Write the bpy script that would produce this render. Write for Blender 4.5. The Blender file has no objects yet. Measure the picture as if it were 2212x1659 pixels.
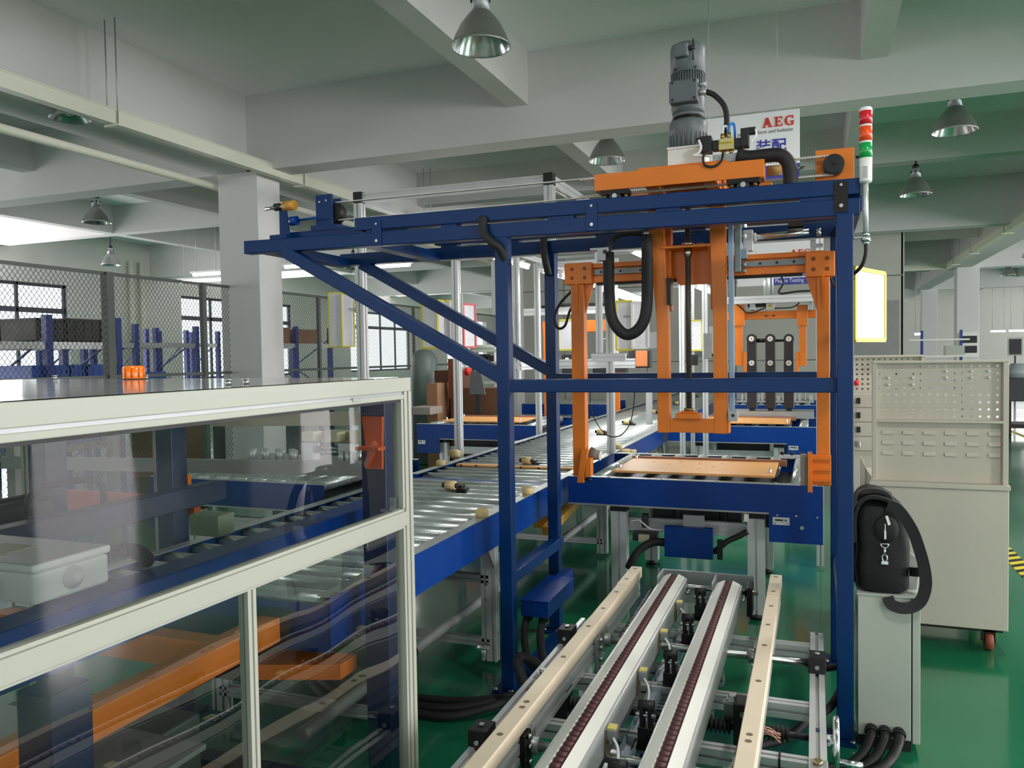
import bpy, bmesh, math, random
from mathutils import Vector, Matrix
random.seed(7)
S = bpy.context.scene
COL = S.collection
PI = math.pi

# ---------------------------------------------------------------- camera
YAW, PITCH, ROLL, FPX, CAMH = 0.36224773, -0.03549831, 0.01616505, 1722.6, 1.55
_f = Vector((-math.sin(YAW) * math.cos(PITCH), math.cos(YAW) * math.cos(PITCH), math.sin(PITCH)))
_r = Vector((math.cos(YAW), math.sin(YAW), 0))
_d = _f.cross(_r)
_c, _s = math.cos(ROLL), math.sin(ROLL)
CR, CD, CF = _c * _r + _s * _d, -_s * _r + _c * _d, _f
cam = bpy.data.cameras.new('camera')
cam.sensor_width = 36.0
cam.lens = FPX / 2212 * 36.0
cam.clip_start = 0.05
cam.clip_end = 300
camo = bpy.data.objects.new('camera', cam)
COL.objects.link(camo)
_m = Matrix((CR, -CD, -CF)).transposed().to_4x4()
_m.translation = (0, 0, CAMH)
camo.matrix_world = _m
S.camera = camo


def at(u, v, X=None, Y=None, Z=None):
    """world point seen at photo pixel (u, v) on the plane X=, Y= or Z="""
    d = CR * ((u - 1106) / FPX) + CD * ((v - 829.5) / FPX) + CF
    if X is not None:
        t = X / d.x
    elif Y is not None:
        t = Y / d.y
    else:
        t = (Z - CAMH) / d.z
    return Vector((0, 0, CAMH)) + d * t


# ---------------------------------------------------------------- world, light, exposure
S.view_settings.view_transform = 'Standard'
S.view_settings.look = 'None'
S.view_settings.gamma = 1
S.view_settings.use_curve_mapping = False
S.view_settings.exposure = EXPOSURE = -0.22
S.cycles.use_denoising = True
S.cycles.max_bounces = 8
S.cycles.diffuse_bounces = 5
S.cycles.glossy_bounces = 4
S.cycles.transmission_bounces = 6
S.cycles.transparent_max_bounces = 16
S.cycles.caustics_reflective = False
S.cycles.caustics_refractive = False
S.cycles.sample_clamp_indirect = 6
W = bpy.data.worlds.new('overcast_sky')
S.world = W
W.use_nodes = True
_bg = W.node_tree.nodes['Background']
_bg.inputs[0].default_value = (0.90, 0.96, 1.0, 1)
_bg.inputs[1].default_value = 2.2


def area(name, loc, target, sx, sy, power, color=(1, 1, 1), spread=PI):
    l = bpy.data.lights.new(name, 'AREA')
    l.shape = 'RECTANGLE'
    l.size, l.size_y = sx, sy
    l.energy = power
    l.color = color
    l.spread = spread
    o = bpy.data.objects.new(name, l)
    COL.objects.link(o)
    o.location = loc
    o.rotation_euler = (Vector(target) - Vector(loc)).to_track_quat('-Z', 'Z').to_euler()
    return o


# daylight through the long window bands of the hall (left, right and behind the camera)
DAY = (1.0, .925, .965)
for _y, _p in ((-5, 1000), (3.8, 1300), (12.6, 1150), (21.4, 800), (30.2, 500), (39, 350)):
    area('daylight_right', (14.1, _y, 2.3), (0, _y, 2.1), 6.5, 2.4, _p, DAY)
for _y in (3.0, 11.8, 20.7, 29.4, 38):
    area('daylight_left', (-16.7, _y, 2.3), (0, _y, 2.1), 5.0, 2.2, 330, DAY)
for _x in (-12, -4, 4, 11):
    area('daylight_behind', (_x, -9.0, 2.3), (_x, 0, 2.1), 6.0, 2.4, 70, DAY)
area('daylight_far', (0, 43.0, 2.2), (0, 0, 2), 22, 2.2, 200, DAY)


# lit bell lamps of the same grid that hang outside the picture, over the camera side
for _x, _y, _p in ((-2.16, 1.55, 20), (1.32, 1.55, 55), (1.31, 5.3, 55), (4.8, 5.3, 60), (4.8, 1.55, 50), (4.8, 9.0, 60)):
    _o = area('bell_lamp_glow', (_x, _y, 3.66), (_x, _y, 0), .34, .34, _p, (1.0, .97, .93))
    _o.data.shape = 'DISK'


# ---------------------------------------------------------------- materials
def lin(c):
    c /= 255.0
    return c / 12.92 if c <= 0.04045 else ((c + 0.055) / 1.055) ** 2.4


def rgb(r, g, b):
    return (lin(r), lin(g), lin(b), 1)


def M(name, c, rough=.5, metal=0., var=.06, vs=6., bump=0., bs=60., emit=0., coat=0., alpha=1., spec=.5, stretch=None):
    m = bpy.data.materials.new(name)
    m.use_nodes = True
    n, l = m.node_tree.nodes, m.node_tree.links
    b = n['Principled BSDF']
    col = rgb(*c)
    b.inputs['Base Color'].default_value = col
    b.inputs['Roughness'].default_value = rough
    b.inputs['Metallic'].default_value = metal
    b.inputs['Specular IOR Level'].default_value = spec
    if coat:
        b.inputs['Coat Weight'].default_value = coat
        b.inputs['Coat Roughness'].default_value = .08
    if alpha < 1:
        b.inputs['Alpha'].default_value = alpha
    if emit:
        b.inputs['Emission Color'].default_value = col
        b.inputs['Emission Strength'].default_value = emit
    tc = n.new('ShaderNodeTexCoord')
    src = tc.outputs['Object']
    if stretch:
        mp = n.new('ShaderNodeMapping')
        mp.inputs['Scale'].default_value = stretch
        l.new(src, mp.inputs['Vector'])
        src = mp.outputs[0]
    if var:
        t = n.new('ShaderNodeTexNoise')
        t.inputs['Scale'].default_value = vs
        t.inputs['Detail'].default_value = 4
        l.new(src, t.inputs['Vector'])
        x = n.new('ShaderNodeMix')
        x.data_type = 'RGBA'
        x.inputs[6].default_value = tuple(max(0, q * (1 - var * 2)) for q in col[:3]) + (1,)
        x.inputs[7].default_value = tuple(min(1, q * (1 + var * 2)) for q in col[:3]) + (1,)
        l.new(t.outputs['Fac'], x.inputs[0])
        l.new(x.outputs[2], b.inputs['Base Color'])
        r = n.new('ShaderNodeMapRange')
        r.inputs[3].default_value = max(.02, rough - .08)
        r.inputs[4].default_value = min(1, rough + .08)
        l.new(t.outputs['Fac'], r.inputs[0])
        l.new(r.outputs[0], b.inputs['Roughness'])
    if bump:
        t2 = n.new('ShaderNodeTexNoise')
        t2.inputs['Scale'].default_value = bs
        l.new(src, t2.inputs['Vector'])
        bp = n.new('ShaderNodeBump')
        bp.inputs['Strength'].default_value = bump
        bp.inputs['Distance'].default_value = .01
        l.new(t2.outputs['Fac'], bp.inputs['Height'])
        l.new(bp.outputs[0], b.inputs['Normal'])
    return m


def glass(name, tint, refl=.5, rough=.02):
    """thin clear sheet: see-through with a fresnel reflection"""
    m = bpy.data.materials.new(name)
    m.use_nodes = True
    n, l = m.node_tree.nodes, m.node_tree.links
    n.remove(n['Principled BSDF'])
    o = n['Material Output']
    tr = n.new('ShaderNodeBsdfTransparent')
    tr.inputs[0].default_value = tint + (1,)
    gl = n.new('ShaderNodeBsdfGlossy')
    gl.inputs['Roughness'].default_value = rough
    lw = n.new('ShaderNodeFresnel')
    lw.inputs[0].default_value = 1.45
    mt = n.new('ShaderNodeMath')
    mt.operation = 'MULTIPLY'
    mt.inputs[1].default_value = refl
    mx = n.new('ShaderNodeMixShader')
    tc = n.new('ShaderNodeTexCoord')
    nz = n.new('ShaderNodeTexNoise')
    nz.inputs['Scale'].default_value = .9
    bp = n.new('ShaderNodeBump')
    bp.inputs['Strength'].default_value = .25
    bp.inputs['Distance'].default_value = .02
    l.new(tc.outputs['Object'], nz.inputs['Vector'])
    l.new(nz.outputs['Fac'], bp.inputs['Height'])
    l.new(bp.outputs[0], gl.inputs['Normal'])
    ge = n.new('ShaderNodeNewGeometry')
    fr = n.new('ShaderNodeMath')
    fr.operation = 'SUBTRACT'
    fr.inputs[0].default_value = 1
    l.new(ge.outputs['Backfacing'], fr.inputs[1])
    m2 = n.new('ShaderNodeMath')
    m2.operation = 'MULTIPLY'
    l.new(lw.outputs[0], mt.inputs[0])
    l.new(mt.outputs[0], m2.inputs[0])
    l.new(fr.outputs[0], m2.inputs[1])
    l.new(m2.outputs[0], mx.inputs[0])
    l.new(tr.outputs[0], mx.inputs[1])
    l.new(gl.outputs[0], mx.inputs[2])
    l.new(mx.outputs[0], o.inputs[0])
    return m


def striped(name, base, ink, scale, rows, axis=2):
    """paper with rows of unreadable grey print"""
    m = M(name, base, rough=.6, var=0)
    n, l = m.node_tree.nodes, m.node_tree.links
    b = n['Principled BSDF']
    tc = n.new('ShaderNodeTexCoord')
    sp = n.new('ShaderNodeSeparateXYZ')
    l.new(tc.outputs['Object'], sp.inputs[0])
    a = n.new('ShaderNodeMath'); a.operation = 'MULTIPLY'; a.inputs[1].default_value = rows
    l.new(sp.outputs[axis], a.inputs[0])
    f = n.new('ShaderNodeMath'); f.operation = 'FRACT'
    l.new(a.outputs[0], f.inputs[0])
    g = n.new('ShaderNodeMath'); g.operation = 'GREATER_THAN'; g.inputs[1].default_value = .62
    l.new(f.outputs[0], g.inputs[0])
    t = n.new('ShaderNodeTexNoise'); t.inputs['Scale'].default_value = scale
    l.new(tc.outputs['Object'], t.inputs['Vector'])
    h = n.new('ShaderNodeMath'); h.operation = 'GREATER_THAN'; h.inputs[1].default_value = .53
    l.new(t.outputs['Fac'], h.inputs[0])
    p = n.new('ShaderNodeMath'); p.operation = 'MULTIPLY'
    l.new(g.outputs[0], p.inputs[0]); l.new(h.outputs[0], p.inputs[1])
    x = n.new('ShaderNodeMix'); x.data_type = 'RGBA'
    x.inputs[6].default_value = rgb(*base); x.inputs[7].default_value = rgb(*ink)
    l.new(p.outputs[0], x.inputs[0])
    l.new(x.outputs[2], b.inputs['Base Color'])
    return m


WALLP = M('wall_paint', (214, 214, 207), .75, var=.02, vs=1.2, bump=.04, bs=90)
CEILP = M('ceiling_paint', (243, 242, 243), .8, var=.03, vs=.7)
BEAMP = M('beam_paint', (212, 211, 208), .8, var=.02, vs=.9)
COLP = M('column_paint', (216, 216, 214), .7, var=.015, vs=1.5)
FLOORM = M('green_epoxy', (26, 112, 76), .16, var=.10, vs=.8, bump=.03, bs=7, coat=.35, spec=.5)
BLUE = M('gantry_blue', (0, 46, 98), .36, var=.05, vs=5, bump=.03, bs=120, spec=.3)
BLUE2 = M('conveyor_blue', (0, 56, 134), .35, var=.05, vs=3, spec=.35, stretch=(1, 6, 6))
RACKB = M('rack_blue', (30, 52, 140), .45)
ORANGE = M('orange_paint', (222, 119, 22), .42, var=.06, vs=5)
ALU = M('aluminium', (214, 216, 216), .38, .45, var=.04, vs=9)
ALUD = M('aluminium_dull', (168, 172, 172), .45, .6, var=.05, vs=7)
STEEL = M('bright_steel', (200, 204, 204), .25, 1., var=.05, vs=12)
GALV = M('zinc_plate', (196, 202, 200), .34, .85, var=.12, vs=14, stretch=(.4, 3, 3))
ROLLZ = M('zinc_roller', (196, 204, 202), .28, .6, var=.10, vs=10, stretch=(.3, 4, 4))
BLACK = M('black_plastic', (18, 18, 19), .5, var=.1)
RUBBER = M('black_rubber', (24, 24, 25), .65, var=.1)
DARK = M('dark_metal', (52, 52, 54), .45, .4)
IRON = M('blackened_steel', (40, 38, 36), .4, .7)
CREAM = M('cream_nylon', (240, 222, 196), .55, var=.03, vs=8)
TAN = M('tan_rubber', (206, 184, 130), .6, var=.06)
BROWN = M('brown_chain', (88, 50, 52), .5, var=.12, vs=30)
MGREY = M('motor_grey', (94, 102, 104), .45, var=.04, bump=.06, bs=140)
CABG = M('cabinet_beige_grey', (198, 192, 178), .5, var=.02, vs=3)
EBOX = M('box_grey', (178, 184, 174), .5, var=.02)
FASC = M('enclosure_cream', (180, 182, 170), .4, var=.015)
TOPG = M('glossy_grey_top', (182, 183, 182), .10, var=.02, coat=.5)
WHITE = M('white_plastic', (236, 236, 232), .45, var=.01)
PAPER = M('white_paper', (240, 240, 240), .6, var=.0)
PRINT = striped('printed_sheet', (240, 240, 246), (216, 218, 226), 70, 60)
YELLOW = M('yellow_plastic', (240, 212, 40), .45, var=.02)
RED = M('red_plastic', (214, 40, 40), .4, var=.02)
CARD = M('cardboard', (150, 112, 80), .8, var=.08)
PEACH = M('peach_plate', (244, 180, 108), .4, var=.02, vs=4)
LENSW = M('tube_glow', (255, 255, 250), .5, var=0, emit=14)
PANE = glass('clear_sheet', (.92, .94, .93), .8)
ACRYL = glass('acrylic_sheet', (.78, .81, .79), .8, .015)


# ---------------------------------------------------------------- geometry
class MB:
    def __init__(s):
        s.v, s.f, s.sm = [], [], []

    def add(s, vs, fs, smooth=False):
        b = len(s.v)
        s.v += [Vector(p) for p in vs]
        s.f += [tuple(b + i for i in f) for f in fs]
        s.sm += [smooth] * len(fs)
        return s

    def box(s, x0, x1, y0, y1, z0, z1):
        x0, x1 = min(x0, x1), max(x0, x1)
        y0, y1 = min(y0, y1), max(y0, y1)
        z0, z1 = min(z0, z1), max(z0, z1)
        vs = [(x, y, z) for z in (z0, z1) for y in (y0, y1) for x in (x0, x1)]
        return s.add(vs, [(0, 2, 3, 1), (4, 5, 7, 6), (0, 1, 5, 4), (2, 6, 7, 3), (0, 4, 6, 2), (1, 3, 7, 5)])

    def frame(s, d, up=(0, 0, 1)):
        d = Vector(d).normalized()
        u = Vector(up)
        if abs(d.dot(u.normalized())) > .98:
            u = Vector((0, 1, 0)) if abs(d.y) < .9 else Vector((1, 0, 0))
        x = u.cross(d).normalized()
        return d, x, d.cross(x)

    def prof(s, p0, p1, poly, up=(0, 0, 1), smooth=False, caps=True):
        """extrude a closed 2-D outline (x across, y up) from p0 to p1"""
        p0, p1 = Vector(p0), Vector(p1)
        d, x, y = s.frame(p1 - p0, up)
        n = len(poly)
        vs = [p0 + x * a + y * b for a, b in poly] + [p1 + x * a + y * b for a, b in poly]
        s.add(vs, [(i, (i + 1) % n, n + (i + 1) % n, n + i) for i in range(n)], smooth)
        if caps:
            b = len(s.v) - 2 * n
            s.f += [tuple(b + i for i in range(n))[::-1], tuple(b + n + i for i in range(n))]
            s.sm += [False, False]
        return s

    def bar(s, p0, p1, w, h, up=(0, 0, 1)):
        return s.prof(p0, p1, [(-w / 2, -h / 2), (w / 2, -h / 2), (w / 2, h / 2), (-w / 2, h / 2)], up)

    def slot(s, p0, p1, w, h=None, up=(0, 0, 1), g=None, dep=None):
        """aluminium profile bar with T-slot grooves on its four faces"""
        h = h or w
        m = min(w, h)
        g = g or m * .2
        dep = dep or m * .2
        a, b = w / 2, h / 2
        nx = max(1, round(w / m))
        ny = max(1, round(h / m))
        pts = []

        def side(n, L, fn):
            for k in range(n):
                c = -L / 2 + L * (k + .5) / n
                for t, q in ((c - g / 2, 0), (c - g / 2, dep), (c + g / 2, dep), (c + g / 2, 0)):
                    pts.append(fn(t, q))
        pts.append((-a, -b)); side(nx, w, lambda t, q: (t, -b + q))
        pts.append((a, -b)); side(ny, h, lambda t, q: (a - q, t))
        pts.append((a, b)); side(nx, w, lambda t, q: (-t, b - q))
        pts.append((-a, b)); side(ny, h, lambda t, q: (-a + q, -t))
        return s.prof(p0, p1, pts, up)

    def cyl(s, p0, p1, r, n=14, r2=None, caps=True):
        p0, p1 = Vector(p0), Vector(p1)
        r2 = r if r2 is None else r2
        d, x, y = s.frame(p1 - p0)
        cs = [(math.cos(2 * PI * i / n), math.sin(2 * PI * i / n)) for i in range(n)]
        vs = [p0 + (x * a + y * b) * r for a, b in cs] + [p1 + (x * a + y * b) * r2 for a, b in cs]
        s.add(vs, [(i, (i + 1) % n, n + (i + 1) % n, n + i) for i in range(n)], True)
        if caps:
            b = len(s.v) - 2 * n
            s.f += [tuple(b + i for i in range(n))[::-1], tuple(b + n + i for i in range(n))]
            s.sm += [False, False]
        return s

    def tube(s, pts, r, n=8, closed=False, flat=None):
        """sweep a round (or flat: (w, h)) section along a polyline"""
        pts = [Vector(p) for p in pts]
        k = len(pts)
        cs = [(math.cos(2 * PI * i / n) * r, math.sin(2 * PI * i / n) * r) for i in range(n)]
        if flat:
            w, h = flat
            cs = [(-w / 2, -h / 2), (w / 2, -h / 2), (w / 2, h / 2), (-w / 2, h / 2)]
            n = 4
        vs = []
        px = None
        for i, p in enumerate(pts):
            a = pts[i - 1] if (i or closed) else p
            c = pts[(i + 1) % k] if (i < k - 1 or closed) else p
            d = (c - a).normalized()
            if px is None:
                _, x, _ = s.frame(d)
            else:
                x = (px - d * px.dot(d)).normalized()
            px = x
            y = d.cross(x)
            vs += [p + x * q + y * w_ for q, w_ in cs]
        fs = []
        for i in range(k if closed else k - 1):
            j = (i + 1) % k
            fs += [(i * n + q, i * n + (q + 1) % n, j * n + (q + 1) % n, j * n + q) for q in range(n)]
        s.add(vs, fs, not flat)
        if not closed:
            b = len(s.v) - len(vs)
            s.f += [tuple(b + q for q in range(n))[::-1], tuple(b + (k - 1) * n + q for q in range(n))]
            s.sm += [False, False]
        return s

    def lathe(s, prof, c=(0, 0, 0), n=24, axis=(0, 0, 1)):
        """turn (radius, height) pairs about an axis through c"""
        d, x, y = s.frame(axis)
        c = Vector(c)
        vs = []
        for r, z in prof:
            r = max(r, 1e-4)
            vs += [c + d * z + (x * math.cos(2 * PI * i / n) + y * math.sin(2 * PI * i / n)) * r for i in range(n)]
        fs = []
        for k in range(len(prof) - 1):
            fs += [(k * n + i, k * n + (i + 1) % n, (k + 1) * n + (i + 1) % n, (k + 1) * n + i) for i in range(n)]
        return s.add(vs, fs, True)

    def ribbon(s, pts, wdir, w, t):
        """flat strap along pts, w wide along wdir, t thick"""
        pts = [Vector(p) for p in pts]
        wd = Vector(wdir).normalized() * (w / 2)
        vs = []
        for i, p in enumerate(pts):
            d = (pts[min(i + 1, len(pts) - 1)] - pts[max(i - 1, 0)]).normalized()
            nn = d.cross(wd).normalized() * (t / 2)
            vs += [p - wd - nn, p + wd - nn, p + wd + nn, p - wd + nn]
        k = len(pts)
        fs = [(i * 4 + q, i * 4 + (q + 1) % 4, i * 4 + 4 + (q + 1) % 4, i * 4 + 4 + q) for i in range(k - 1) for q in range(4)]
        fs += [(3, 2, 1, 0), ((k - 1) * 4, (k - 1) * 4 + 1, (k - 1) * 4 + 2, (k - 1) * 4 + 3)]
        return s.add(vs, fs)

    def plate(s, pts, t):
        """planar polygon pts (world) given thickness t along its normal"""
        pts = [Vector(p) for p in pts]
        nrm = (pts[1] - pts[0]).cross(pts[2] - pts[1]).normalized() * t
        n = len(pts)
        vs = pts + [p + nrm for p in pts]
        fs = [tuple(range(n))[::-1], tuple(n + i for i in range(n))]
        fs += [(i, (i + 1) % n, n + (i + 1) % n, n + i) for i in range(n)]
        return s.add(vs, fs)

    def ball(s, c, r, n=12, k=7, sc=(1, 1, 1)):
        c = Vector(c)
        vs, fs = [], []
        for j in range(k + 1):
            t = PI * j / k
            for i in range(n):
                p = 2 * PI * i / n
                q = max(math.sin(t), .01)
                vs.append(c + Vector((q * math.cos(p) * sc[0], q * math.sin(p) * sc[1], math.cos(t) * sc[2])) * r)
        for j in range(k):
            fs += [(j * n + i, (j + 1) * n + i, (j + 1) * n + (i + 1) % n, j * n + (i + 1) % n) for i in range(n)]
        return s.add(vs, fs, True)


def B(*a):
    return MB().box(*a)


ROOT = {}


def top_of(o):
    while o.parent:
        o = o.parent
    return o


def thing(name, label, cat, loc=(0, 0, 0), rz=0., group=None, kind=None):
    o = bpy.data.objects.new(name, None)
    o.empty_display_size = .1
    COL.objects.link(o)
    o.location = loc
    o.rotation_euler = (0, 0, rz)
    tag(o, label, cat, group, kind)
    ROOT[o.name] = Matrix.Translation(Vector(loc)) @ Matrix.Rotation(rz, 4, 'Z')
    return o


def tag(o, label=None, cat=None, group=None, kind=None):
    if label: o['label'] = label
    if cat: o['category'] = cat
    if group: o['group'] = group
    if kind: o['kind'] = kind
    return o


def mesh_of(mb, name, mat, inv=None):
    me = bpy.data.meshes.new(name)
    vs = [inv @ p for p in mb.v] if inv else mb.v
    me.from_pydata([tuple(p) for p in vs], [], mb.f)
    me.polygons.foreach_set('use_smooth', mb.sm)
    if isinstance(mat, (list, tuple)):
        for q in mat: me.materials.append(q)
    else:
        me.materials.append(mat)
    bm = bmesh.new()
    bm.from_mesh(me)
    bmesh.ops.recalc_face_normals(bm, faces=bm.faces)
    bm.to_mesh(me)
    bm.free()
    me.update()
    return me


def part(par, name, mat, mb, bevel=0., label=None, kind=None, local=False):
    """one part mesh under a thing, part or piece of the setting; mb in world coordinates unless local"""
    r = top_of(par)
    inv = None if local or r.name not in ROOT else ROOT[r.name].inverted()
    o = bpy.data.objects.new(name, mesh_of(mb, name, mat, inv))
    COL.objects.link(o)
    o.parent = par
    if bevel: bev(o, bevel)
    if label: o['label'] = label
    if kind: o['kind'] = kind
    return o


def bev(o, w):
    m = o.modifiers.new('bevel', 'BEVEL')
    m.width = w
    m.segments = 2
    m.limit_method = 'ANGLE'
    m.angle_limit = math.radians(50)


def solo(name, mat, mb, label, cat, group=None, bevel=0., kind=None):
    """a thing that is one mesh"""
    lo = Vector((min(p.x for p in mb.v), min(p.y for p in mb.v), min(p.z for p in mb.v)))
    hi = Vector((max(p.x for p in mb.v), max(p.y for p in mb.v), max(p.z for p in mb.v)))
    c = (lo + hi) / 2
    c.z = lo.z
    o = bpy.data.objects.new(name, mesh_of(mb, name, mat, Matrix.Translation(-c)))
    COL.objects.link(o)
    o.location = c
    ROOT[o.name] = Matrix.Translation(c)
    if bevel: bev(o, bevel)
    return tag(o, label, cat, group, kind)


def piece(par, src, dx=(0, 0, 0), name=None):
    """another part sharing src's mesh, shifted by dx"""
    o = src.copy()
    COL.objects.link(o)
    o.parent = par
    o.location = src.location + Vector(dx)
    return o


def copy_tree(o, loc=None, label=None, par=None):
    c = o.copy()
    COL.objects.link(c)
    if par: c.parent = par
    for ch in list(o.children):
        copy_tree(ch, par=c)
    if loc is not None: c.location = loc
    if label: c['label'] = label
    if o.name in ROOT and not par:
        ROOT[c.name] = Matrix.Translation(c.location) @ Matrix.Rotation(c.rotation_euler.z, 4, 'Z')
    return c


def text(par, name, s, mat, origin, xdir, updir, height, width=None, bold=0., t=.0015):
    """lettering as a thin mesh part: origin = left end of the baseline"""
    cu = bpy.data.curves.new(name, 'FONT')
    cu.body = s
    cu.size = 1
    cu.extrude = 0
    cu.offset = bold
    tmp = bpy.data.objects.new(name, cu)
    COL.objects.link(tmp)
    dg = bpy.context.evaluated_depsgraph_get()
    me = bpy.data.meshes.new_from_object(tmp.evaluated_get(dg))
    bpy.data.objects.remove(tmp)
    if not me.vertices:
        return None
    xs = [v.co.x for v in me.vertices]
    ys = [v.co.y for v in me.vertices]
    k = height / max(1e-4, max(ys) - min(ys))
    kx = k if not width else width / max(1e-4, max(xs) - min(xs))
    X, U = Vector(xdir).normalized(), Vector(updir).normalized()
    N = X.cross(U)
    mb = MB()
    mb.add([Vector(origin) + X * (v.co.x - min(xs)) * kx + U * (v.co.y - min(ys)) * k + N * t for v in me.vertices],
           [tuple(p.vertices) for p in me.polygons])
    return part(par, name, mat, mb)


def bez(*pts, n=8):
    """smooth curve through points (Catmull-Rom)"""
    P = [Vector(p) for p in pts]
    P = [P[0] * 2 - P[1]] + P + [P[-1] * 2 - P[-2]]
    out = []
    for i in range(1, len(P) - 2):
        for k in range(n):
            t = k / n
            a, b, c, d = P[i - 1], P[i], P[i + 1], P[i + 2]
            out.append(.5 * (2 * b + (c - a) * t + (2 * a - 5 * b + 4 * c - d) * t * t + (3 * b - a - 3 * c + d) * t ** 3))
    out.append(P[-2])
    return out


def bolt(p, d, r=.008, h=.006):
    """hex bolt head"""
    p, d = Vector(p), Vector(d).normalized()
    return MB().cyl(p, p + d * h, r, 6)

# ================================================================ the setting
fl = solo('floor', FLOORM, B(-17.2, 14.6, -9.6, 43.6, -.2, 0), 'glossy green epoxy floor of the hall', 'floor', kind='structure')
ce = solo('ceiling', CEILP, B(-17.2, 14.6, -9.6, 43.6, 4.73, 4.95), 'grey white concrete slab ceiling between the beams', 'ceiling', kind='structure')
MY = [-.63, 8.0, 16.97, 25.8, 34.6]
for y in MY:
    part(ce, 'beam', BEAMP, B(-17.2, 14.6, y, y + .36, 3.83, 4.73))
for y in [3.7, 12.45, 21.4, 30.2, 39.0, -5.2]:
    part(ce, 'beam', BEAMP, B(-17.2, 14.6, y, y + .25, 4.17, 4.735))
for x in (-6.9, 3.66):
    part(ce, 'beam', BEAMP, B(x, x + .48, -9.6, 43.6, 3.829, 4.732))
for x in (-3.03, .40, -10.2, -13.6, 7.1, 10.5):
    part(ce, 'beam', BEAMP, B(x, x + .23, -9.6, 43.6, 4.18, 4.733))


def column(x0, x1, y0, y1, label):
    o = solo('column', COLP, B(x0, x1, y0, y1, 0, 3.86), label, 'column', kind='structure', bevel=.01)
    return o


column(-6.87, -6.28, 8.0, 8.44, 'wide white concrete column left of the blue gantry')
column(3.78, 4.34, 25.6, 26.1, 'pale column far down the hall on the right')
column(3.9, 4.44, 34.5, 35.0, 'grey column farthest down the hall on the right')
column(-6.87, -6.28, 16.9, 17.4, 'column behind the left row of stations')
column(-6.87, -6.28, 25.7, 26.2, 'column far behind the fenced store')
column(-6.87, -6.28, -.7, -.25, 'column beside the camera on the left')


def wall_with_windows(name, label, axis, pos, thick, a0, a1, wins, zs, ze, zt=4.95):
    """wall slab across the whole side with real openings; axis 'x' = plane X=pos"""
    mb = MB()

    def bb(p, q, z0, z1):
        if axis == 'x':
            mb.box(pos, pos + thick, p, q, z0, z1)
        else:
            mb.box(p, q, pos, pos + thick, z0, z1)
    bb(a0, a1, 0, zs)
    bb(a0, a1, ze, zt)
    cur = a0
    for p, q in wins:
        bb(cur, p, zs, ze)
        cur = q
    bb(cur, a1, zs, ze)
    return solo(name, WALLP, mb, label, 'wall', kind='structure')


WFR = M('window_frame_grey', (64, 66, 80), .5)
NW = [0]


def window(axis, pos, thick, p, q, zs, ze, zmid, nm):
    NW[0] += 1
    m = pos + thick * .5

    def bb(a, b, z0, z1, w=.03):
        return B(m - w, m + w, a, b, z0, z1) if axis == 'x' else B(a, b, m - w, m + w, z0, z1)
    t = thing('window_%d' % NW[0], 'grey framed window in the %s wall' % nm, 'window', ((m, (p + q) / 2, zs) if axis == 'x' else ((p + q) / 2, m, zs)), kind='structure')
    fr = MB()
    for a, b, z0, z1 in ((p, q, zs, zs + .07), (p, q, ze - .07, ze), (p, p + .07, zs, ze), (q - .07, q, zs, ze)):
        x = bb(a, b, z0, z1)
        fr.add(x.v, x.f)
    part(t, 'window_frame', WFR, fr)
    part(t, 'transom', WFR, bb(p, q, zmid - .06, zmid + .06))
    n = max(2, round((q - p) / 1.35))
    for k in range(1, n):
        c = p + (q - p) * k / n
        part(t, 'mullion', WFR, bb(c - .03, c + .03, zs, ze))
    for k in range(n):
        for z0, z1 in ((zs, zmid), (zmid, ze)):
            part(t, 'pane', PANE, bb(p + (q - p) * k / n, p + (q - p) * (k + 1) / n, z0, z1, .004))
    return t


LW = [(.6, 5.6), (9.3, 14.4), (18.1, 23.3), (27.0, 32.0), (35.8, 40.9)]
wall_with_windows('wall_left', 'white wall with tall windows behind the fenced store', 'x', -17.2, .24, -9.6, 43.6, LW, 1.0, 3.43)
for p, q in LW[1:4]:
    window('x', -17.2, .24, p, q, 1.0, 3.43, 2.80, 'left')
RW = [(-8.2, -1.8), (.6, 7.0), (9.4, 15.8), (18.2, 24.6), (27, 33.4), (35.8, 42.2)]
wall_with_windows('wall_right', 'white wall on the right of the hall', 'x', 14.4, .24, -9.6, 43.6, RW, 1.0, 3.6)
FW = [(-15, -9), (-7, -1), (1, 7), (8.5, 13.5)]
wall_with_windows('wall_front', 'white wall behind the camera', 'y', -9.6, .24, -17.2, 14.6, FW, 1.0, 3.6)
solo('wall_back', WALLP, B(-17.2, 14.6, 43.4, 43.64, 0, 4.95), 'pale far end wall of the hall', 'wall', kind='structure')

# cabin of grey sandwich panels behind the stations
PANL = M('sandwich_panel', (184, 186, 176), .5, var=.015)
SEAM = M('panel_joint', (70, 72, 72), .6)
wb = solo('wall_panel', SEAM, B(-7.0, 1.70, 18.03, 18.1, 0, 4.1), 'grey sandwich panel cabin wall behind the stations', 'wall', kind='structure')
xs = [-7.0, -5.48, -3.54, -1.59, .35, 1.70]
zs = [0, 1.36, 3.06, 4.1]
for i in range(5):
    for k in range(3):
        part(wb, 'panel', PANL, B(xs[i] + .008, xs[i + 1] - .008, 18.0, 18.05, zs[k] + .008, zs[k + 1] - .008))
part(wb, 'side_panel', PANL, B(1.66, 1.72, 18.0, 21.5, 0, 4.1))
part(wb, 'door', M('cabin_door', (150, 152, 150), .5), B(.62, 1.62, 17.97, 18.0, 0, 2.55))
part(wb, 'roof_ledge', BEAMP, B(-7.1, 1.8, 17.9, 21.6, 4.1, 4.16))


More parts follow.
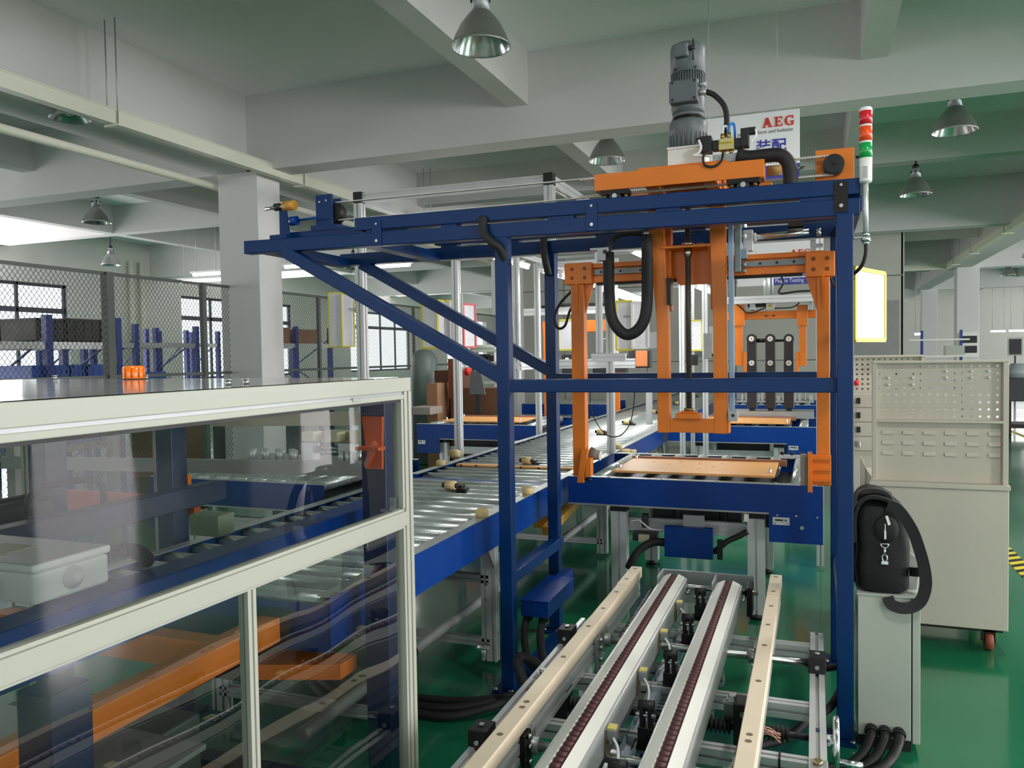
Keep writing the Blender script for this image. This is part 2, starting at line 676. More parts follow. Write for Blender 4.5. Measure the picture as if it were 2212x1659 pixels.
# ---------------------------------------------------------------- pendant lamps
SHADE = M('aluminium_shade', (150, 152, 146), .35, .7, var=.05)
SHADEI = M('polished_reflector', (205, 208, 206), .22, .9, var=.10, vs=14)


def pendant(x, y, label, z=3.70, zc=4.73, r=.205):
    t = thing('pendant_lamp', label, 'lamp', (x, y, z), group='bell shaped pendant lamps under the ceiling')
    part(t, 'shade', SHADE, MB().lathe([(r * .33, .24), (r * .50, .20), (r * .70, .145), (r * .87, .075), (r * .97, .02), (r * 1.02, .0), (r * 1.0, -.004)], (x, y, z), 32))
    part(t, 'reflector', SHADEI, MB().lathe([(r * .30, .232), (r * .47, .195), (r * .67, .14), (r * .84, .07), (r * .95, .015), (r * .99, 0)], (x, y, z), 32))
    part(t, 'neck', ALUD, MB().lathe([(.0, .375), (r * .22, .372), (r * .26, .36), (r * .33, .24), (.0, .238)], (x, y, z), 20))
    part(t, 'bulb', WHITE, MB().ball((x, y, z + .14), .045, sc=(1, 1, 1.6)))
    vt = MB()
    for k in range(6):
        a = PI * k / 3 + .4
        vt.ball((x + math.cos(a) * r * .295, y + math.sin(a) * r * .295, z + .315), .012, 6, 4, (1, 1, 1.5))
    part(t, 'vent_hole', BLACK, vt, kind='stuff')
    part(t, 'socket_cap', BLACK, MB().lathe([(.0, .43), (.022, .43), (.045, .405), (.048, .37), (.0, .368)], (x, y, z), 16))
    part(t, 'cord', BLACK, MB().cyl((x, y, z + .42), (x, y, zc), .013, 8))
    return t


pendant(-2.16, 5.2, 'largest bell pendant lamp, hanging at the top edge near the centre')
pendant(-2.15, 8.77, 'bell pendant lamp above the left end of the orange carriage beam')
pendant(1.31, 9.04, 'large bell pendant lamp right of the stack light')
pendant(1.335, 12.5, 'smaller bell pendant lamp low at the right of the stack light')
pendant(-10.32, 9.31, 'bell pendant lamp left of the white column', zc=4.73)
pendant(-14.55, 13.46, 'small bell pendant lamp above the fence post at left')
_p = pendant(-6.29, 5.42, 'pendant lamp partly hidden behind the cable tray at upper left', z=3.755, zc=4.19, r=.17)
_p.scale.z = .40
pendant(-10.3, 16.6, 'pendant lamp seen between the two slanting blue braces')
pendant(1.35, 19.5, 'bright white bell lamp behind the stack light pole', z=3.62)
pendant(4.9, 22.5, 'dim bell pendant lamp beside the far right column')
pendant(5.4, 27.5, 'tiny far pendant lamp at the right edge of the hall')

for x, y in ((-2.16, 1.55), (1.32, 1.55), (1.31, 5.3), (4.8, 5.3), (4.8, 1.55), (4.8, 9.0)):
    pendant(x, y, 'lit bell pendant lamp outside the view, %s, %s' % ('left of the camera' if x < 0 else 'right of the camera' if x < 3 else 'far right of the camera', 'nearest row' if y < 3 else 'second row' if y < 7 else 'third row'))

# ---------------------------------------------------------------- cable trays, pipe
TRAY = M('tray_cream', (222, 224, 206), .5, var=.01)


def tray(pts, w, h, label, rods=()):
    t = thing('cable_tray', label, 'cable tray', pts[0])
    for a, b in zip(pts, pts[1:]):
        part(t, 'duct', TRAY, MB().bar(a, b, w, h))
    for a, b in zip(pts, pts[1:]):
        part(t, 'lid', TRAY, MB().bar(Vector(a) + Vector((0, 0, h / 2 + .006)), Vector(b) + Vector((0, 0, h / 2 + .006)), w + .02, .012))
    for (x, y, z, zt) in rods:
        for s in (-1, 1):
            part(t, 'hanger_rod', ALUD, MB().cyl((x + s * (w / 2 + .012), y, z - h / 2 - .02), (x + s * (w / 2 + .012), y, zt), .006, 6))
        part(t, 'hanger_foot', TRAY, B(x - w / 2 - .04, x + w / 2 + .04, y - .02, y + .02, z - h / 2 - .018, z - h / 2))
    return t


tray([(-6.1, -3, 3.82), (-6.1, 24, 3.82)], .10, .125, 'long cream cable tray crossing above the column at upper left',
     [(-6.1, y, 3.82, 4.73) for y in (1.9, 5.72, 8.62, 12.2, 15.8, 19.4)])
tray([(3.45, 4, 3.80), (3.45, 24.78, 3.80)], .12, .14, 'cream cable tray sloping in from the right edge of the view',
     [(3.45, y, 3.80, 4.73) for y in (10, 13.5, 17.6, 21, 23.5)])
tray([(3.45, 24.86, 3.80), (2.2, 24.86, 3.80)], .14, .14, 'short cream tray branch before the far right column')
solo('pipe', TRAY, MB().cyl((-7.0, -3, 3.72), (-7.0, 17.8, 3.72), .045, 12), 'round cream pipe running below the ceiling at left', 'pipe')
for x, lb in ((-16.82, 'first cream drain pipe up the left wall'), (-16.82, 'second cream drain pipe up the left wall')):
    dy = 16.2 if 'first' in lb else 16.55
    solo('drain_pipe', TRAY, MB().cyl((x, dy, 0), (x, dy, 4.2), .07, 10), lb, 'pipe')

# floor marking
HZ = thing('hazard_tape', 'yellow and black striped floor tape at the right edge', 'floor tape', (1.38, 6.5, 0))
HY, HK = M('tape_yellow', (226, 206, 60), .5), M('tape_black', (40, 36, 30), .5)
a = 1.31
y = 5.4
while y < 8.6:
    for k, m in ((0, HY), (1, HK)):
        y0 = y + k * .07
        part(HZ, 'stripe', m, MB().plate([(a, y0, .001), (a + .11, y0 + .09, .001), (a + .11, y0 + .16, .001), (a, y0 + .07, .001)], .002))
    y += .14
solo('floor_line', HY, B(3.38, 3.46, 12, 30, .0005, .002), 'thin yellow line on the far green floor at right', 'floor line')

# ================================================================ blue gantry with its travelling lifter
YF, YB = 3.37, 4.20          # front and back frame planes (near faces), tube 62 mm
TB = .062
g = thing('gantry_frame', 'large blue steel gantry frame with slanting braces straddling the centre of the view', 'gantry', (-.6, 3.8, 0))
for x, y, h in ((-1.353, YF, 2.09), (.082, YF - .02, 2.08), (-1.392, YB, 2.115), (.075, YB, 2.11)):
    p = part(g, 'post', BLUE, B(x, x + TB, y, y + TB, .012, h), bevel=.005)
    part(p, 'foot_plate', BLUE, B(x - .035, x + TB + (.035 if x < 0 else .008), y - .035, y + TB + .035, 0, .012))
    for sx in (-1, .5):
        part(p, 'anchor_bolt', STEEL, bolt((x + TB / 2 + sx * .05, y - .02, .012), (0, 0, 1), .010, .012))
part(g, 'base_plate', BLUE, B(-1.36, -1.20, YF + .07, YB - .02, .002, .016), bevel=.002)
# lower long beams (cantilevered to the left)
part(g, 'lower_beam', BLUE, MB().bar((-2.74, YF + .03, 2.128), (.168, YF + .03, 2.104), .062, .066), bevel=.004)
part(g, 'lower_beam', BLUE, MB().bar((-2.70, YB + .03, 2.150), (.160, YB + .03, 2.140), .062, .068), bevel=.004)
# upper rails
part(g, 'upper_beam', BLUE, MB().bar((-2.08, YF + .03, 2.197), (.172, YF + .03, 2.182), .062, .062), bevel=.004)
part(g, 'upper_beam', BLUE, MB().bar((-2.06, YB + .03, 2.228), (.165, YB + .03, 2.220), .062, .062), bevel=.004)
for yy, zz in ((YF, 2.132), (YB, 2.178)):
    for x, w in ((-2.02, .10), (-1.62, .08), (-1.10, .12), (-.62, .10), (-.05, .16)):
        part(g, 'spacer', BLUE, B(x, x + w, yy + .006, yy + .056, zz + .004, zz + .036))
for x in (-1.98, -.92, .075):
    c = part(g, 'clamp_plate', IRON if x > 0 else BLUE, B(x, x + .05, YF - .006, YF, 2.085, 2.205))
    part(c, 'bolt', STEEL, bolt((x + .025, YF - .006, 2.11), (0, -1, 0), .008))
    part(c, 'bolt', STEEL, bolt((x + .025, YF - .006, 2.19), (0, -1, 0), .006))
# cross beams joining front and back
for x in (-2.70, -2.10, .10):
    part(g, 'cross_beam', BLUE, B(x, x + .08, YF + .06, YB, 2.10, 2.155), bevel=.004)
# braces and middle rails
for p0, p1 in (((-2.50, YF + .03, 2.095), (-1.322, YF + .03, 1.445)), ((-2.560, YB + .03, 2.118), (-1.361, YB + .03, 1.455))):
    part(g, 'brace', BLUE, MB().bar(p0, p1, .06, .064, up=(0, 1, 0)), bevel=.004)
part(g, 'middle_rail', BLUE, B(-1.30, .085, YF + .002, YF + .058, 1.384, 1.442), bevel=.004)
part(g, 'middle_rail', BLUE, B(-1.335, .08, YB + .002, YB + .058, 1.388, 1.446), bevel=.004)
part(g, 'side_rail', BLUE, B(-1.36, -1.30, YF + .06, YB, .49, .545), bevel=.004)
part(g, 'side_rail', BLUE, B(.085, .14, YF + .06, YB, .49, .545), bevel=.004)
for x, y in ((-1.29, YF + .03), (.082, YF + .03)):
    part(g, 'weld_gusset', BLUE, MB().prof((x, y - .02, 1.384), (x, y + .02, 1.384), [(0, 0), (.025 if x < 0 else -.025, 0), (0, -.025)], up=(0, 0, 1)))
# shock stop at the left end
bs = part(g, 'stop_bracket', BLUE, MB().box(-2.60, -2.50, 3.44, 3.50, 2.16, 2.175).plate([(-2.575, 3.46, 2.175), (-2.515, 3.46, 2.175), (-2.535, 3.46, 2.33), (-2.575, 3.46, 2.33)], .01).box(-2.60, -2.50, 3.40, 3.54, 2.165, 2.185))
part(bs, 'buffer', M('amber_buffer', (196, 140, 50), .45), MB().cyl((-2.545, 3.45, 2.335), (-2.475, 3.45, 2.337), .024, 16))
part(bs, 'stop_bolt', STEEL, MB().cyl((-2.66, 3.45, 2.331), (-2.555, 3.45, 2.335), .009, 10))
part(bs, 'lock_nut', DARK, MB().cyl((-2.60, 3.45, 2.334), (-2.565, 3.45, 2.335), .02, 6))
part(bs, 'damper', BLUE2, MB().cyl((-2.52, 3.47, 2.26), (-2.48, 3.47, 2.262), .024, 12).cyl((-2.48, 3.47, 2.262), (-2.36, 3.47, 2.268), .006, 8))
# tail pulley block
tb = part(g, 'pulley_block', BLUE, B(-2.40, -2.305, 3.52, 3.535, 2.232, 2.392).box(-2.40, -2.33, 3.64, 3.655, 2.232, 2.392).box(-2.42, -2.26, 3.50, 3.68, 2.205, 2.234))
part(tb, 'tail_pulley', BLACK, MB().cyl((-2.325, 3.55, 2.305), (-2.325, 3.61, 2.305), .052, 24))
for z in (2.375, 2.38):
    part(tb, 'bolt', STEEL, bolt((-2.375 + (z - 2.375) * 8, 3.52, z - .02), (0, -1, 0), .006))
part(g, 'pulley_beam', BLUE, B(-2.56, -1.95, 3.50, 3.68, 2.165, 2.21), bevel=.003)
# head pulley plate and belt
hp = part(g, 'pulley_plate', ORANGE, B(.007, .157, 3.60, 3.615, 2.18, 2.385), bevel=.002)
part(hp, 'head_pulley', DARK, MB().cyl((.078, 3.545, 2.312), (.078, 3.60, 2.312), .041, 32).cyl((.078, 3.540, 2.312), (.078, 3.545, 2.312), .036, 32))
part(hp, 'shaft', BLACK, MB().cyl((.078, 3.53, 2.312), (.078, 3.56, 2.312), .005, 8))
BELT = M('white_belt', (216, 214, 204), .5)
bl = MB()
bl.bar((-2.31, 3.572, 2.356), (.078, 3.572, 2.352), .022, .004)
bl.bar((-2.31, 3.572, 2.264), (.078, 3.572, 2.272), .022, .004)
belt = part(g, 'toothed_belt', BELT, bl)
th = MB()
x = -1.0
while x < .06:
    th.box(x, x + .005, 3.562, 3.584, 2.346, 2.351)
    th.box(x, x + .005, 3.562, 3.584, 2.274, 2.279)
    x += .0105
part(belt, 'belt_teeth', BELT, th, kind='stuff')
# black cable hoses coming down the left posts
part(g, 'cable_hose', RUBBER, MB().tube(bez((-1.40, 3.36, 2.18), (-1.392, 3.345, 2.11), (-1.352, 3.34, 2.06), (-1.32, 3.36, 2.03), (-1.305, 3.40, 1.96)), .020, 10))
part(g, 'cable_hose', RUBBER, MB().tube(bez((-1.38, 4.17, 2.19), (-1.375, 4.155, 2.12), (-1.365, 4.15, 2.06), (-1.36, 4.18, 1.99)), .020, 10))

part(g, 'thin_cable', RUBBER, MB().tube(bez((-1.145, YB + .03, 1.388), (-1.14, YB + .03, 1.24), (-1.07, YB + .03, 1.12), (-.99, YB + .03, 1.105), (-.93, YB + .03, 1.17), (-.905, YB + .03, 1.28), (-.90, YB + .03, 1.388)), .0028, 6))

# ---- travelling carriage
c = thing('lift_carriage', 'orange carriage with an upright grey gear motor riding on top of the gantry', 'carriage', (-.53, 3.7, 2.21))
part(c, 'front_channel', ORANGE, MB().prof((-.903, 3.45, 2.305), (-.188, 3.45, 2.302), [(-.003, -.036), (.003, -.036), (.003, .030), (.05, .030), (.05, .036), (-.003, .036)]), bevel=.0015)
part(c, 'end_block', ORANGE, B(-.903, -.77, 3.452, 3.55, 2.267, 2.338), bevel=.003)
part(c, 'end_block', ORANGE, B(-.33, -.188, 3.452, 3.55, 2.262, 2.334), bevel=.003)
part(c, 'back_channel', ORANGE, B(-.90, -.19, 4.13, 4.19, 2.31, 2.38), bevel=.003)
for x in (-.70, -.45):
    part(c, 'cross_member', ORANGE, B(x, x + .06, 3.50, 4.14, 2.285, 2.345), bevel=.003)
part(c, 'motor_plate', ORANGE, B(-.72, -.34, 3.50, 3.92, 2.345, 2.362), bevel=.002)
part(c, 'tie_channel', ORANGE, B(-.69, -.62, 3.86, 3.93, 2.362, 2.43), bevel=.003)
for x0, x1, y in ((-.87, -.745, 3.42), (-.335, -.205, 3.42), (-.86, -.74, 4.17), (-.33, -.2, 4.17)):
    b = part(c, 'wheel_block', IRON, B(x0, x1, y, y + .06, 2.243, 2.262).box(x0 + .005, x1 - .005, y + .045, y + .06, 2.22, 2.243))
    xm = (x0 + x1) / 2
    part(b, 'guide_wheel', DARK, MB().cyl((xm, y + .005, 2.236), (xm, y + .042, 2.236), .024, 18))
    part(b, 'wheel_hub', STEEL, MB().cyl((xm, y - .001, 2.236), (xm, y + .006, 2.236), .011, 14))
    for s in (-.045, .045):
        part(b, 'bolt', M('brass_bolt', (150, 130, 70), .4, .7), bolt((xm + s, y + .02, 2.243), (0, 0, -1), .009, .012))
# gear motor
MX, MY_, = -.523, 3.66
def zm(z): return 1.55 + (z - 1.55) * 1.022


def lz(prof): return [(r, zm(z)) for r, z in prof]


mo = part(c, 'gear_motor', MGREY, MB().lathe(lz([(.0, 2.437), (.080, 2.437), (.081, 2.50), (.082, 2.505), (.0835, 2.51), (.0835, 2.548), (.078, 2.558), (.062, 2.562), (.060, 2.572), (.066, 2.576), (.069, 2.58), (.069, 2.592), (.0, 2.592)]), (MX, MY_, 0), 36))
rb = MB()
for k in range(26):
    a = 2 * PI * k / 26
    q = Vector((math.cos(a), math.sin(a), 0))
    rb.bar(Vector((MX, MY_, zm(2.442))) + q * .081, Vector((MX, MY_, zm(2.50))) + q * .081, .006, .006, up=q)
part(mo, 'gearbox_rib', MGREY, rb, kind='stuff')
part(mo, 'motor_flange', IRON, MB().lathe(lz([(.055, 2.566), (.074, 2.568), (.074, 2.576), (.055, 2.578)]), (MX, MY_, 0), 8))
part(mo, 'motor_body', MGREY, MB().lathe(lz([(.0, 2.59), (.070, 2.59), (.074, 2.612), (.074, 2.70), (.070, 2.705), (.068, 2.77), (.0, 2.77)]), (MX, MY_, 0), 36))
fn = MB()
for k in range(40):
    a = 2 * PI * k / 40
    q = Vector((math.cos(a), math.sin(a), 0))
    fn.bar(Vector((MX, MY_, zm(2.66))) + q * .069, Vector((MX, MY_, zm(2.772))) + q * .069, .0032, .013, up=q)
part(mo, 'cooling_fins', MGREY, fn, kind='stuff')
part(mo, 'fan_cover', MGREY, MB().lathe(lz([(.074, 2.762), (.077, 2.764), (.077, 2.868), (.073, 2.884), (.058, 2.891), (.0, 2.893)]), (MX, MY_, 0), 40))
for a in (-1.0, -2.2):
    part(mo, 'cover_screw', DARK, bolt((MX + math.cos(a) * .076, MY_ + math.sin(a) * .076, zm(2.772)), (math.cos(a), math.sin(a), 0), .006))
part(c, 'terminal_box', MGREY, B(MX - .068, MX + .058, MY_ - .110, MY_ - .055, zm(2.617), zm(2.713)), bevel=.008)
for sx in (-.052, .042):
    for sz in (2.63, 2.702):
        part(c, 'cover_screw', DARK, MB().cyl((MX + sx, MY_ - .112, zm(sz)), (MX + sx, MY_ - .109, zm(sz)), .006, 8))
part(c, 'brake_box', MGREY, B(MX - .046, MX + .016, MY_ - .100, MY_ - .055, zm(2.813), zm(2.873)), bevel=.010)
part(c, 'release_lever', DARK, MB().cyl((MX + .012, MY_ - .085, zm(2.848)), (MX + .045, MY_ - .085, zm(2.848)), .010, 10))
part(c, 'lever_rod', DARK, MB().cyl((MX + .036, MY_ - .087, zm(2.795)), (MX + .036, MY_ - .087, zm(2.883)), .0035, 6))
for zz, r_ in ((2.655, .014), (2.688, .011)):
    part(c, 'cable_gland', ALUD, MB().cyl((MX + .058, MY_ - .085, zm(zz)), (MX + .09, MY_ - .085, zm(zz)), r_, 12))
part(c, 'mount_flange', WHITE, B(MX - .080, MX + .080, MY_ - .08, MY_ + .08, 2.362, zm(2.428)).box(MX - .083, MX + .083, MY_ - .084, MY_ + .084, zm(2.428), zm(2.438)), bevel=.002)
part(c, 'motor_cable', RUBBER, MB().tube(bez((MX + .09, MY_ - .085, zm(2.655)), (-.395, 3.57, 2.655), (-.355, 3.56, 2.60), (-.345, 3.55, 2.53), (-.36, 3.55, 2.47)), .012, 10))
# solenoid valve on the front channel
va = part(c, 'valve_body', M('valve_beige', (196, 186, 120), .45), B(-.375, -.312, 3.50, 3.545, 2.405, 2.452).box(-.37, -.318, 3.49, 3.50, 2.432, 2.449), bevel=.002)
part(va, 'valve_label', YELLOW, B(-.372, -.315, 3.4985, 3.50, 2.428, 2.450))
part(va, 'coil', BLACK, B(-.402, -.376, 3.50, 3.545, 2.408, 2.448).box(-.450, -.404, 3.49, 3.55, 2.40, 2.468).box(-.47, -.445, 3.505, 3.535, 2.455, 2.468), bevel=.002)
part(va, 'coil', BLACK, B(-.311, -.275, 3.50, 3.545, 2.408, 2.448).box(-.285, -.252, 3.495, 3.55, 2.41, 2.485).box(-.265, -.225, 3.505, 3.54, 2.462, 2.488), bevel=.002)
BRASS = M('brass', (176, 150, 84), .35, .8)
for fx, f0, f1 in ((-.360, 2.452, 2.475), (-.335, 2.452, 2.478), (-.355, 2.385, 2.405), (-.325, 2.388, 2.405)):
    part(va, 'air_fitting', BRASS, MB().cyl((fx, 3.52, f0), (fx, 3.52, f1), .009, 8))
part(va, 'blue_hose', M('blue_hose', (30, 120, 210), .4), MB().tube(bez((-.335, 3.52, 2.478), (-.33, 3.52, 2.51), (-.312, 3.53, 2.51), (-.312, 3.545, 2.45)), .006, 8))
part(va, 'white_hose', WHITE, MB().tube(bez((-.36, 3.52, 2.475), (-.355, 3.52, 2.505), (-.34, 3.53, 2.50), (-.335, 3.56, 2.44)), .005, 8).tube(bez((-.455, 3.485, 2.452), (-.445, 3.48, 2.42), (-.455, 3.475, 2.395), (-.475, 3.47, 2.385), (-.44, 3.465, 2.380), (-.40, 3.465, 2.375)), .005, 8).tube(bez((-.225, 3.50, 2.475), (-.222, 3.49, 2.45), (-.245, 3.49, 2.42)), .004, 8))
part(va, 'black_hose', RUBBER, MB().tube(bez((-.40, 3.475, 2.40), (-.43, 3.445, 2.375), (-.425, 3.44, 2.335), (-.39, 3.44, 2.325), (-.36, 3.45, 2.345), (-.355, 3.49, 2.39)), .005, 8))
part(va, 'manifold', ALUD, B(-.40, -.27, 3.505, 3.545, 2.352, 2.388), bevel=.002)
part(c, 'cable_sleeve', RUBBER, MB().tube(bez((-.30, 3.50, 2.375), (-.25, 3.50, 2.362), (-.19, 3.49, 2.360), (-.13, 3.49, 2.356), (-.098, 3.49, 2.325), (-.088, 3.49, 2.28), (-.088, 3.49, 2.225), n=4), .029, 8))
part(c, 'limit_pin', STEEL, MB().cyl((-.17, 3.62, 2.322), (-.03, 3.62, 2.325), .008, 10))
part(c, 'bumper', M('tan_bumper', (214, 170, 110), .5), MB().cyl((-.185, 3.60, 2.318), (-.125, 3.60, 2.319), .022, 16).cyl((-.125, 3.60, 2.319), (-.10, 3.60, 2.319), .012, 10))

# ---- U-shaped mast with lead screw
u = thing('lift_mast', 'orange U shaped mast with a threaded lead screw hanging from the carriage', 'mast', (-.55, 3.75, 1.175))
Y0 = 3.75


def pl(t, name, mat, pts, y, th, bevel=0.):
    return part(t, name, mat, MB().plate([(x, y, z) for x, z in pts], th), bevel)


part(u, 'mast_leg', ORANGE, MB().plate([(-.690, Y0, 1.176), (-.690, Y0, 1.69), (-.728, Y0, 2.17), (-.728, Y0, 2.29), (-.655, Y0, 2.29), (-.655, Y0, 2.17), (-.634, Y0, 1.69), (-.634, Y0, 1.176)][::-1], -.06), bevel=.003)
part(u, 'mast_leg', ORANGE, MB().plate([(-.432, Y0, 1.176), (-.432, Y0, 1.69), (-.446, Y0, 2.17), (-.446, Y0, 2.29), (-.376, Y0, 2.29), (-.376, Y0, 2.17), (-.372, Y0, 1.69), (-.372, Y0, 1.176)][::-1], -.06), bevel=.003)
part(u, 'back_leg', ORANGE, B(-.655, -.630, Y0 + .06, Y0 + .12, 1.75, 2.29), bevel=.002)
part(u, 'back_leg', ORANGE, B(-.45, -.43, Y0 + .06, Y0 + .12, 1.75, 2.29), bevel=.002)
part(u, 'foot_bar', ORANGE, B(-.634, -.432, Y0, Y0 + .06, 1.178, 1.242), bevel=.003)
part(u, 'end_lug', ORANGE, B(-.372, -.362, Y0 - .002, Y0 + .062, 1.178, 1.262), bevel=.002)
part(u, 'screw_bearing', ORANGE, B(-.605, -.49, Y0 - .015, Y0 + .065, 1.242, 1.268).box(-.585, -.51, Y0, Y0 + .05, 1.268, 1.278), bevel=.004)
part(u, 'bearing_collar', M('brass_collar', (150, 128, 84), .4, .8), MB().cyl((-.548, Y0 + .025, 1.278), (-.548, Y0 + .025, 1.292), .022, 16))
ls = part(u, 'lead_screw', M('screw_steel', (104, 100, 94), .35, .7), MB().cyl((-.546, Y0 + .025, 1.29), (-.546, Y0 + .025, 2.30), .0115, 14))
thr = MB()
hp_ = []
nt = 110
for k in range(nt * 8 + 1):
    a = 2 * PI * k / 8
    hp_.append((-.546 + math.cos(a) * .0125, Y0 + .025 + math.sin(a) * .0125, 1.292 + k / (nt * 8) * .92))
thr.tube(hp_, .0022, 4)
part(ls, 'thread', M('screw_thread', (84, 80, 76), .35, .7), thr)
part(u, 'linear_rail', M('grey_blue_rail', (128, 150, 168), .35, .5), B(-.362, -.340, Y0 - .005, Y0 + .03, 1.262, 2.14), bevel=.002)
part(u, 'rail_foot', ALUD, B(-.366, -.325, Y0 - .012, Y0 + .04, 1.235, 1.285), bevel=.002)
part(u, 'rail_screw', DARK, MB().cyl((-.345, Y0 - .014, 1.262), (-.345, Y0 - .010, 1.262), .008, 10))
part(u, 'top_bar', ORANGE, B(-.728, -.376, Y0 + .0, Y0 + .06, 2.29, 2.345), bevel=.003)
part(u, 'slide_shoe', IRON, B(-.640, -.622, Y0 - .01, Y0 + .05, 1.775, 1.90))

# ---- clamp frame (gripper)
k_ = thing('clamp_frame', 'wide orange clamping portal with two arms hanging over the transfer conveyor', 'gripper', (-.55, 3.93, .93))
YG = 3.93
part(k_, 'cross_channel', ORANGE, B(-1.10, .05, YG + .012, YG + .062, 1.913, 2.005), bevel=.003)
part(k_, 'channel_lip', ORANGE, B(-1.10, .05, YG - .012, YG + .014, 1.984, 2.007), bevel=.002)
part(k_, 'channel_lip', ORANGE, B(-1.10, .05, YG - .010, YG + .014, 1.911, 1.942), bevel=.002)
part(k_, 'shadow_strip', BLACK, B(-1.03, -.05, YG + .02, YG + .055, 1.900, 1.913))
ra = part(k_, 'guide_rail', M('rail_grey', (128, 134, 132), .4, .4), B(-1.05, -.02, YG - .004, YG + .012, 1.950, 1.976))
for x in (-1.0, -.90, -.80, -.70, -.40, -.31, -.235, -.16, -.085):
    part(ra, 'rail_bolt', DARK, MB().cyl((x, YG - .006, 1.963), (x, YG - .003, 1.963), .007, 8))
for side, x0, x1, a0, a1, zb, zt in ((-1, -1.183, -1.040, -1.152, -1.084, 1.904, 2.012), (1, -.036, .090, .012, .068, 1.886, 2.0)):
    b = part(k_, 'arm_head', ORANGE, B(x0, x1, YG - .035, YG + .02, zb, zt), bevel=.004)
    for sx in (.28, .74):
        for sz in (.3, .72):
            part(b, 'socket_screw', M('rusty_screw', (120, 70, 34), .5, .4), MB().cyl((x0 + (x1 - x0) * sx, YG - .038, zb + (zt - zb) * sz), (x0 + (x1 - x0) * sx, YG - .034, zb + (zt - zb) * sz), .009, 12))
    part(k_, 'clamp_arm', ORANGE, B(a0, a1, YG - .03, YG + .03, .93, zb), bevel=.004)
    q = a1 if side < 0 else a0
    part(k_, 'arm_gusset', ORANGE, MB().plate([(q, YG - .006, zb), (q - side * .045, YG - .006, zb), (q, YG - .006, zb - .15)], .012))
    part(k_, 'arm_gusset', ORANGE, MB().plate([((a0 + a1) / 2 - .006, YG - .03, zb), ((a0 + a1) / 2 - .006, YG - .05, zb), ((a0 + a1) / 2 - .006, YG - .03, zb - .15)], .012))
# left clamp foot: pivoted pads and a grey cone
part(k_, 'clamp_pad', ORANGE, MB().plate([(-1.118, YG - .05, .905), (-1.085, YG - .05, .905), (-1.060, YG - .05, 1.075), (-1.092, YG - .05, 1.075)], .03), bevel=.002)
part(k_, 'clamp_pad', ORANGE, MB().plate([(-1.075, YG - .03, .935), (-1.045, YG - .03, .94), (-1.045, YG - .03, 1.03), (-1.070, YG - .03, 1.03)], .05), bevel=.002)
part(k_, 'rubber_cone', M('grey_rubber', (122, 118, 108), .6), MB().cyl((-1.07, YG, 1.045), (-1.02, YG, 1.035), .036, 18, .022))
part(k_, 'cone_tip', WHITE, MB().cyl((-1.02, YG, 1.035), (-1.012, YG, 1.034), .024, 16))
part(k_, 'pad_bolt', IRON, MB().cyl((-1.09, YG - .06, .925), (-1.045, YG - .06, .918), .008, 8))
# right clamp foot: bracket with ribs
part(k_, 'clamp_pad', ORANGE, B(-.028, -.008, YG - .075, YG + .03, .905, 1.08), bevel=.002)
for z in (1.055, 1.005, .955):
    part(k_, 'bracket_rib', ORANGE, B(-.008, .072, YG - .06, YG - .03, z, z + .010))
part(k_, 'bracket_back', ORANGE, B(-.008, .072, YG - .042, YG - .031, .935, 1.075), bevel=.002)
part(k_, 'rubber_pad', M('grey_rubber2', (130, 126, 120), .6), B(-.060, -.028, YG - .05, YG + .03, .93, 1.07), bevel=.004)
# lifting yoke around the screw nut
part(k_, 'yoke_plate', ORANGE, MB().plate([(-.668, YG - .04, 2.035), (-.44, YG - .04, 2.035), (-.44, YG - .04, 1.875), (-.60, YG - .04, 1.875), (-.615, YG - .04, 1.89), (-.615, YG - .04, 1.915), (-.668, YG - .04, 1.915)][::-1], -.012))
part(k_, 'yoke_shelf', ORANGE, B(-.668, -.44, YG - .19, YG - .02, 2.035, 2.047), bevel=.002)
for x, s in ((-.655, 1), (-.452, -1)):
    part(k_, 'yoke_gusset', ORANGE, MB().plate([(x, YG - .04, 2.035), (x, YG - .18, 2.035), (x, YG - .04, 1.885)], .008))
part(k_, 'screw_nut', STEEL, MB().cyl((-.546, Y0 + .025, 1.995), (-.546, Y0 + .025, 2.035), .019, 6).cyl((-.546, Y0 + .025, 2.047), (-.546, Y0 + .025, 2.062), .028, 16))
# corner cylinder with its bracket, seen above the right arm
cy = part(k_, 'air_cylinder', STEEL, MB().cyl((-.27, YG + .06, 2.095), (-.02, YG + .06, 2.105), .014, 14))
part(cy, 'cylinder_head', ALU, B(-.315, -.27, YG + .035, YG + .085, 2.03, 2.13), bevel=.003)
part(cy, 'rod_nut', WHITE, MB().cyl((-.27, YG + .06, 2.095), (-.255, YG + .06, 2.096), .022, 6))
part(cy, 'rod_eye', STEEL, MB().cyl((.012, YG + .06, 2.10), (.032, YG + .06, 2.10), .018, 12).box(.005, .04, YG + .04, YG + .08, 2.03, 2.045))
part(k_, 'support_plate', M('plate_grey', (96, 94, 98), .4, .5), B(-.11, -.045, YG - .02, YG - .01, 2.115, 2.21).box(-.11, -.045, YG - .02, YG + .06, 2.112, 2.122))
part(k_, 'slide_block', M('blue_grey_paint', (130, 158, 168), .45), B(-.345, -.318, YG - .06, YG + .02, 1.925, 2.16).box(-.345, -.290, YG - .05, YG + .01, 1.985, 2.03), bevel=.002)
for z in (1.93, 1.96, 2.09, 2.14):
    part(k_, 'slide_bolt', STEEL, bolt((-.308, YG - .03, z), (1, -.6, 0), .011, .014))
wr = MB()
for i in range(7):
    o = i * .006
    wr.tube(bez((-.66, YG + .03, 2.07 - o), (-.60, YG + .02 + o, 2.075 - o), (-.52, YG + .01, 2.06 + o * .5), (-.47, YG, 2.02 + o), (-.44, YG + .02, 1.985 + o), n=5), .0028, 5)
part(k_, 'wire_bundle', M('brown_wire', (170, 110, 80), .5), wr, kind='stuff')
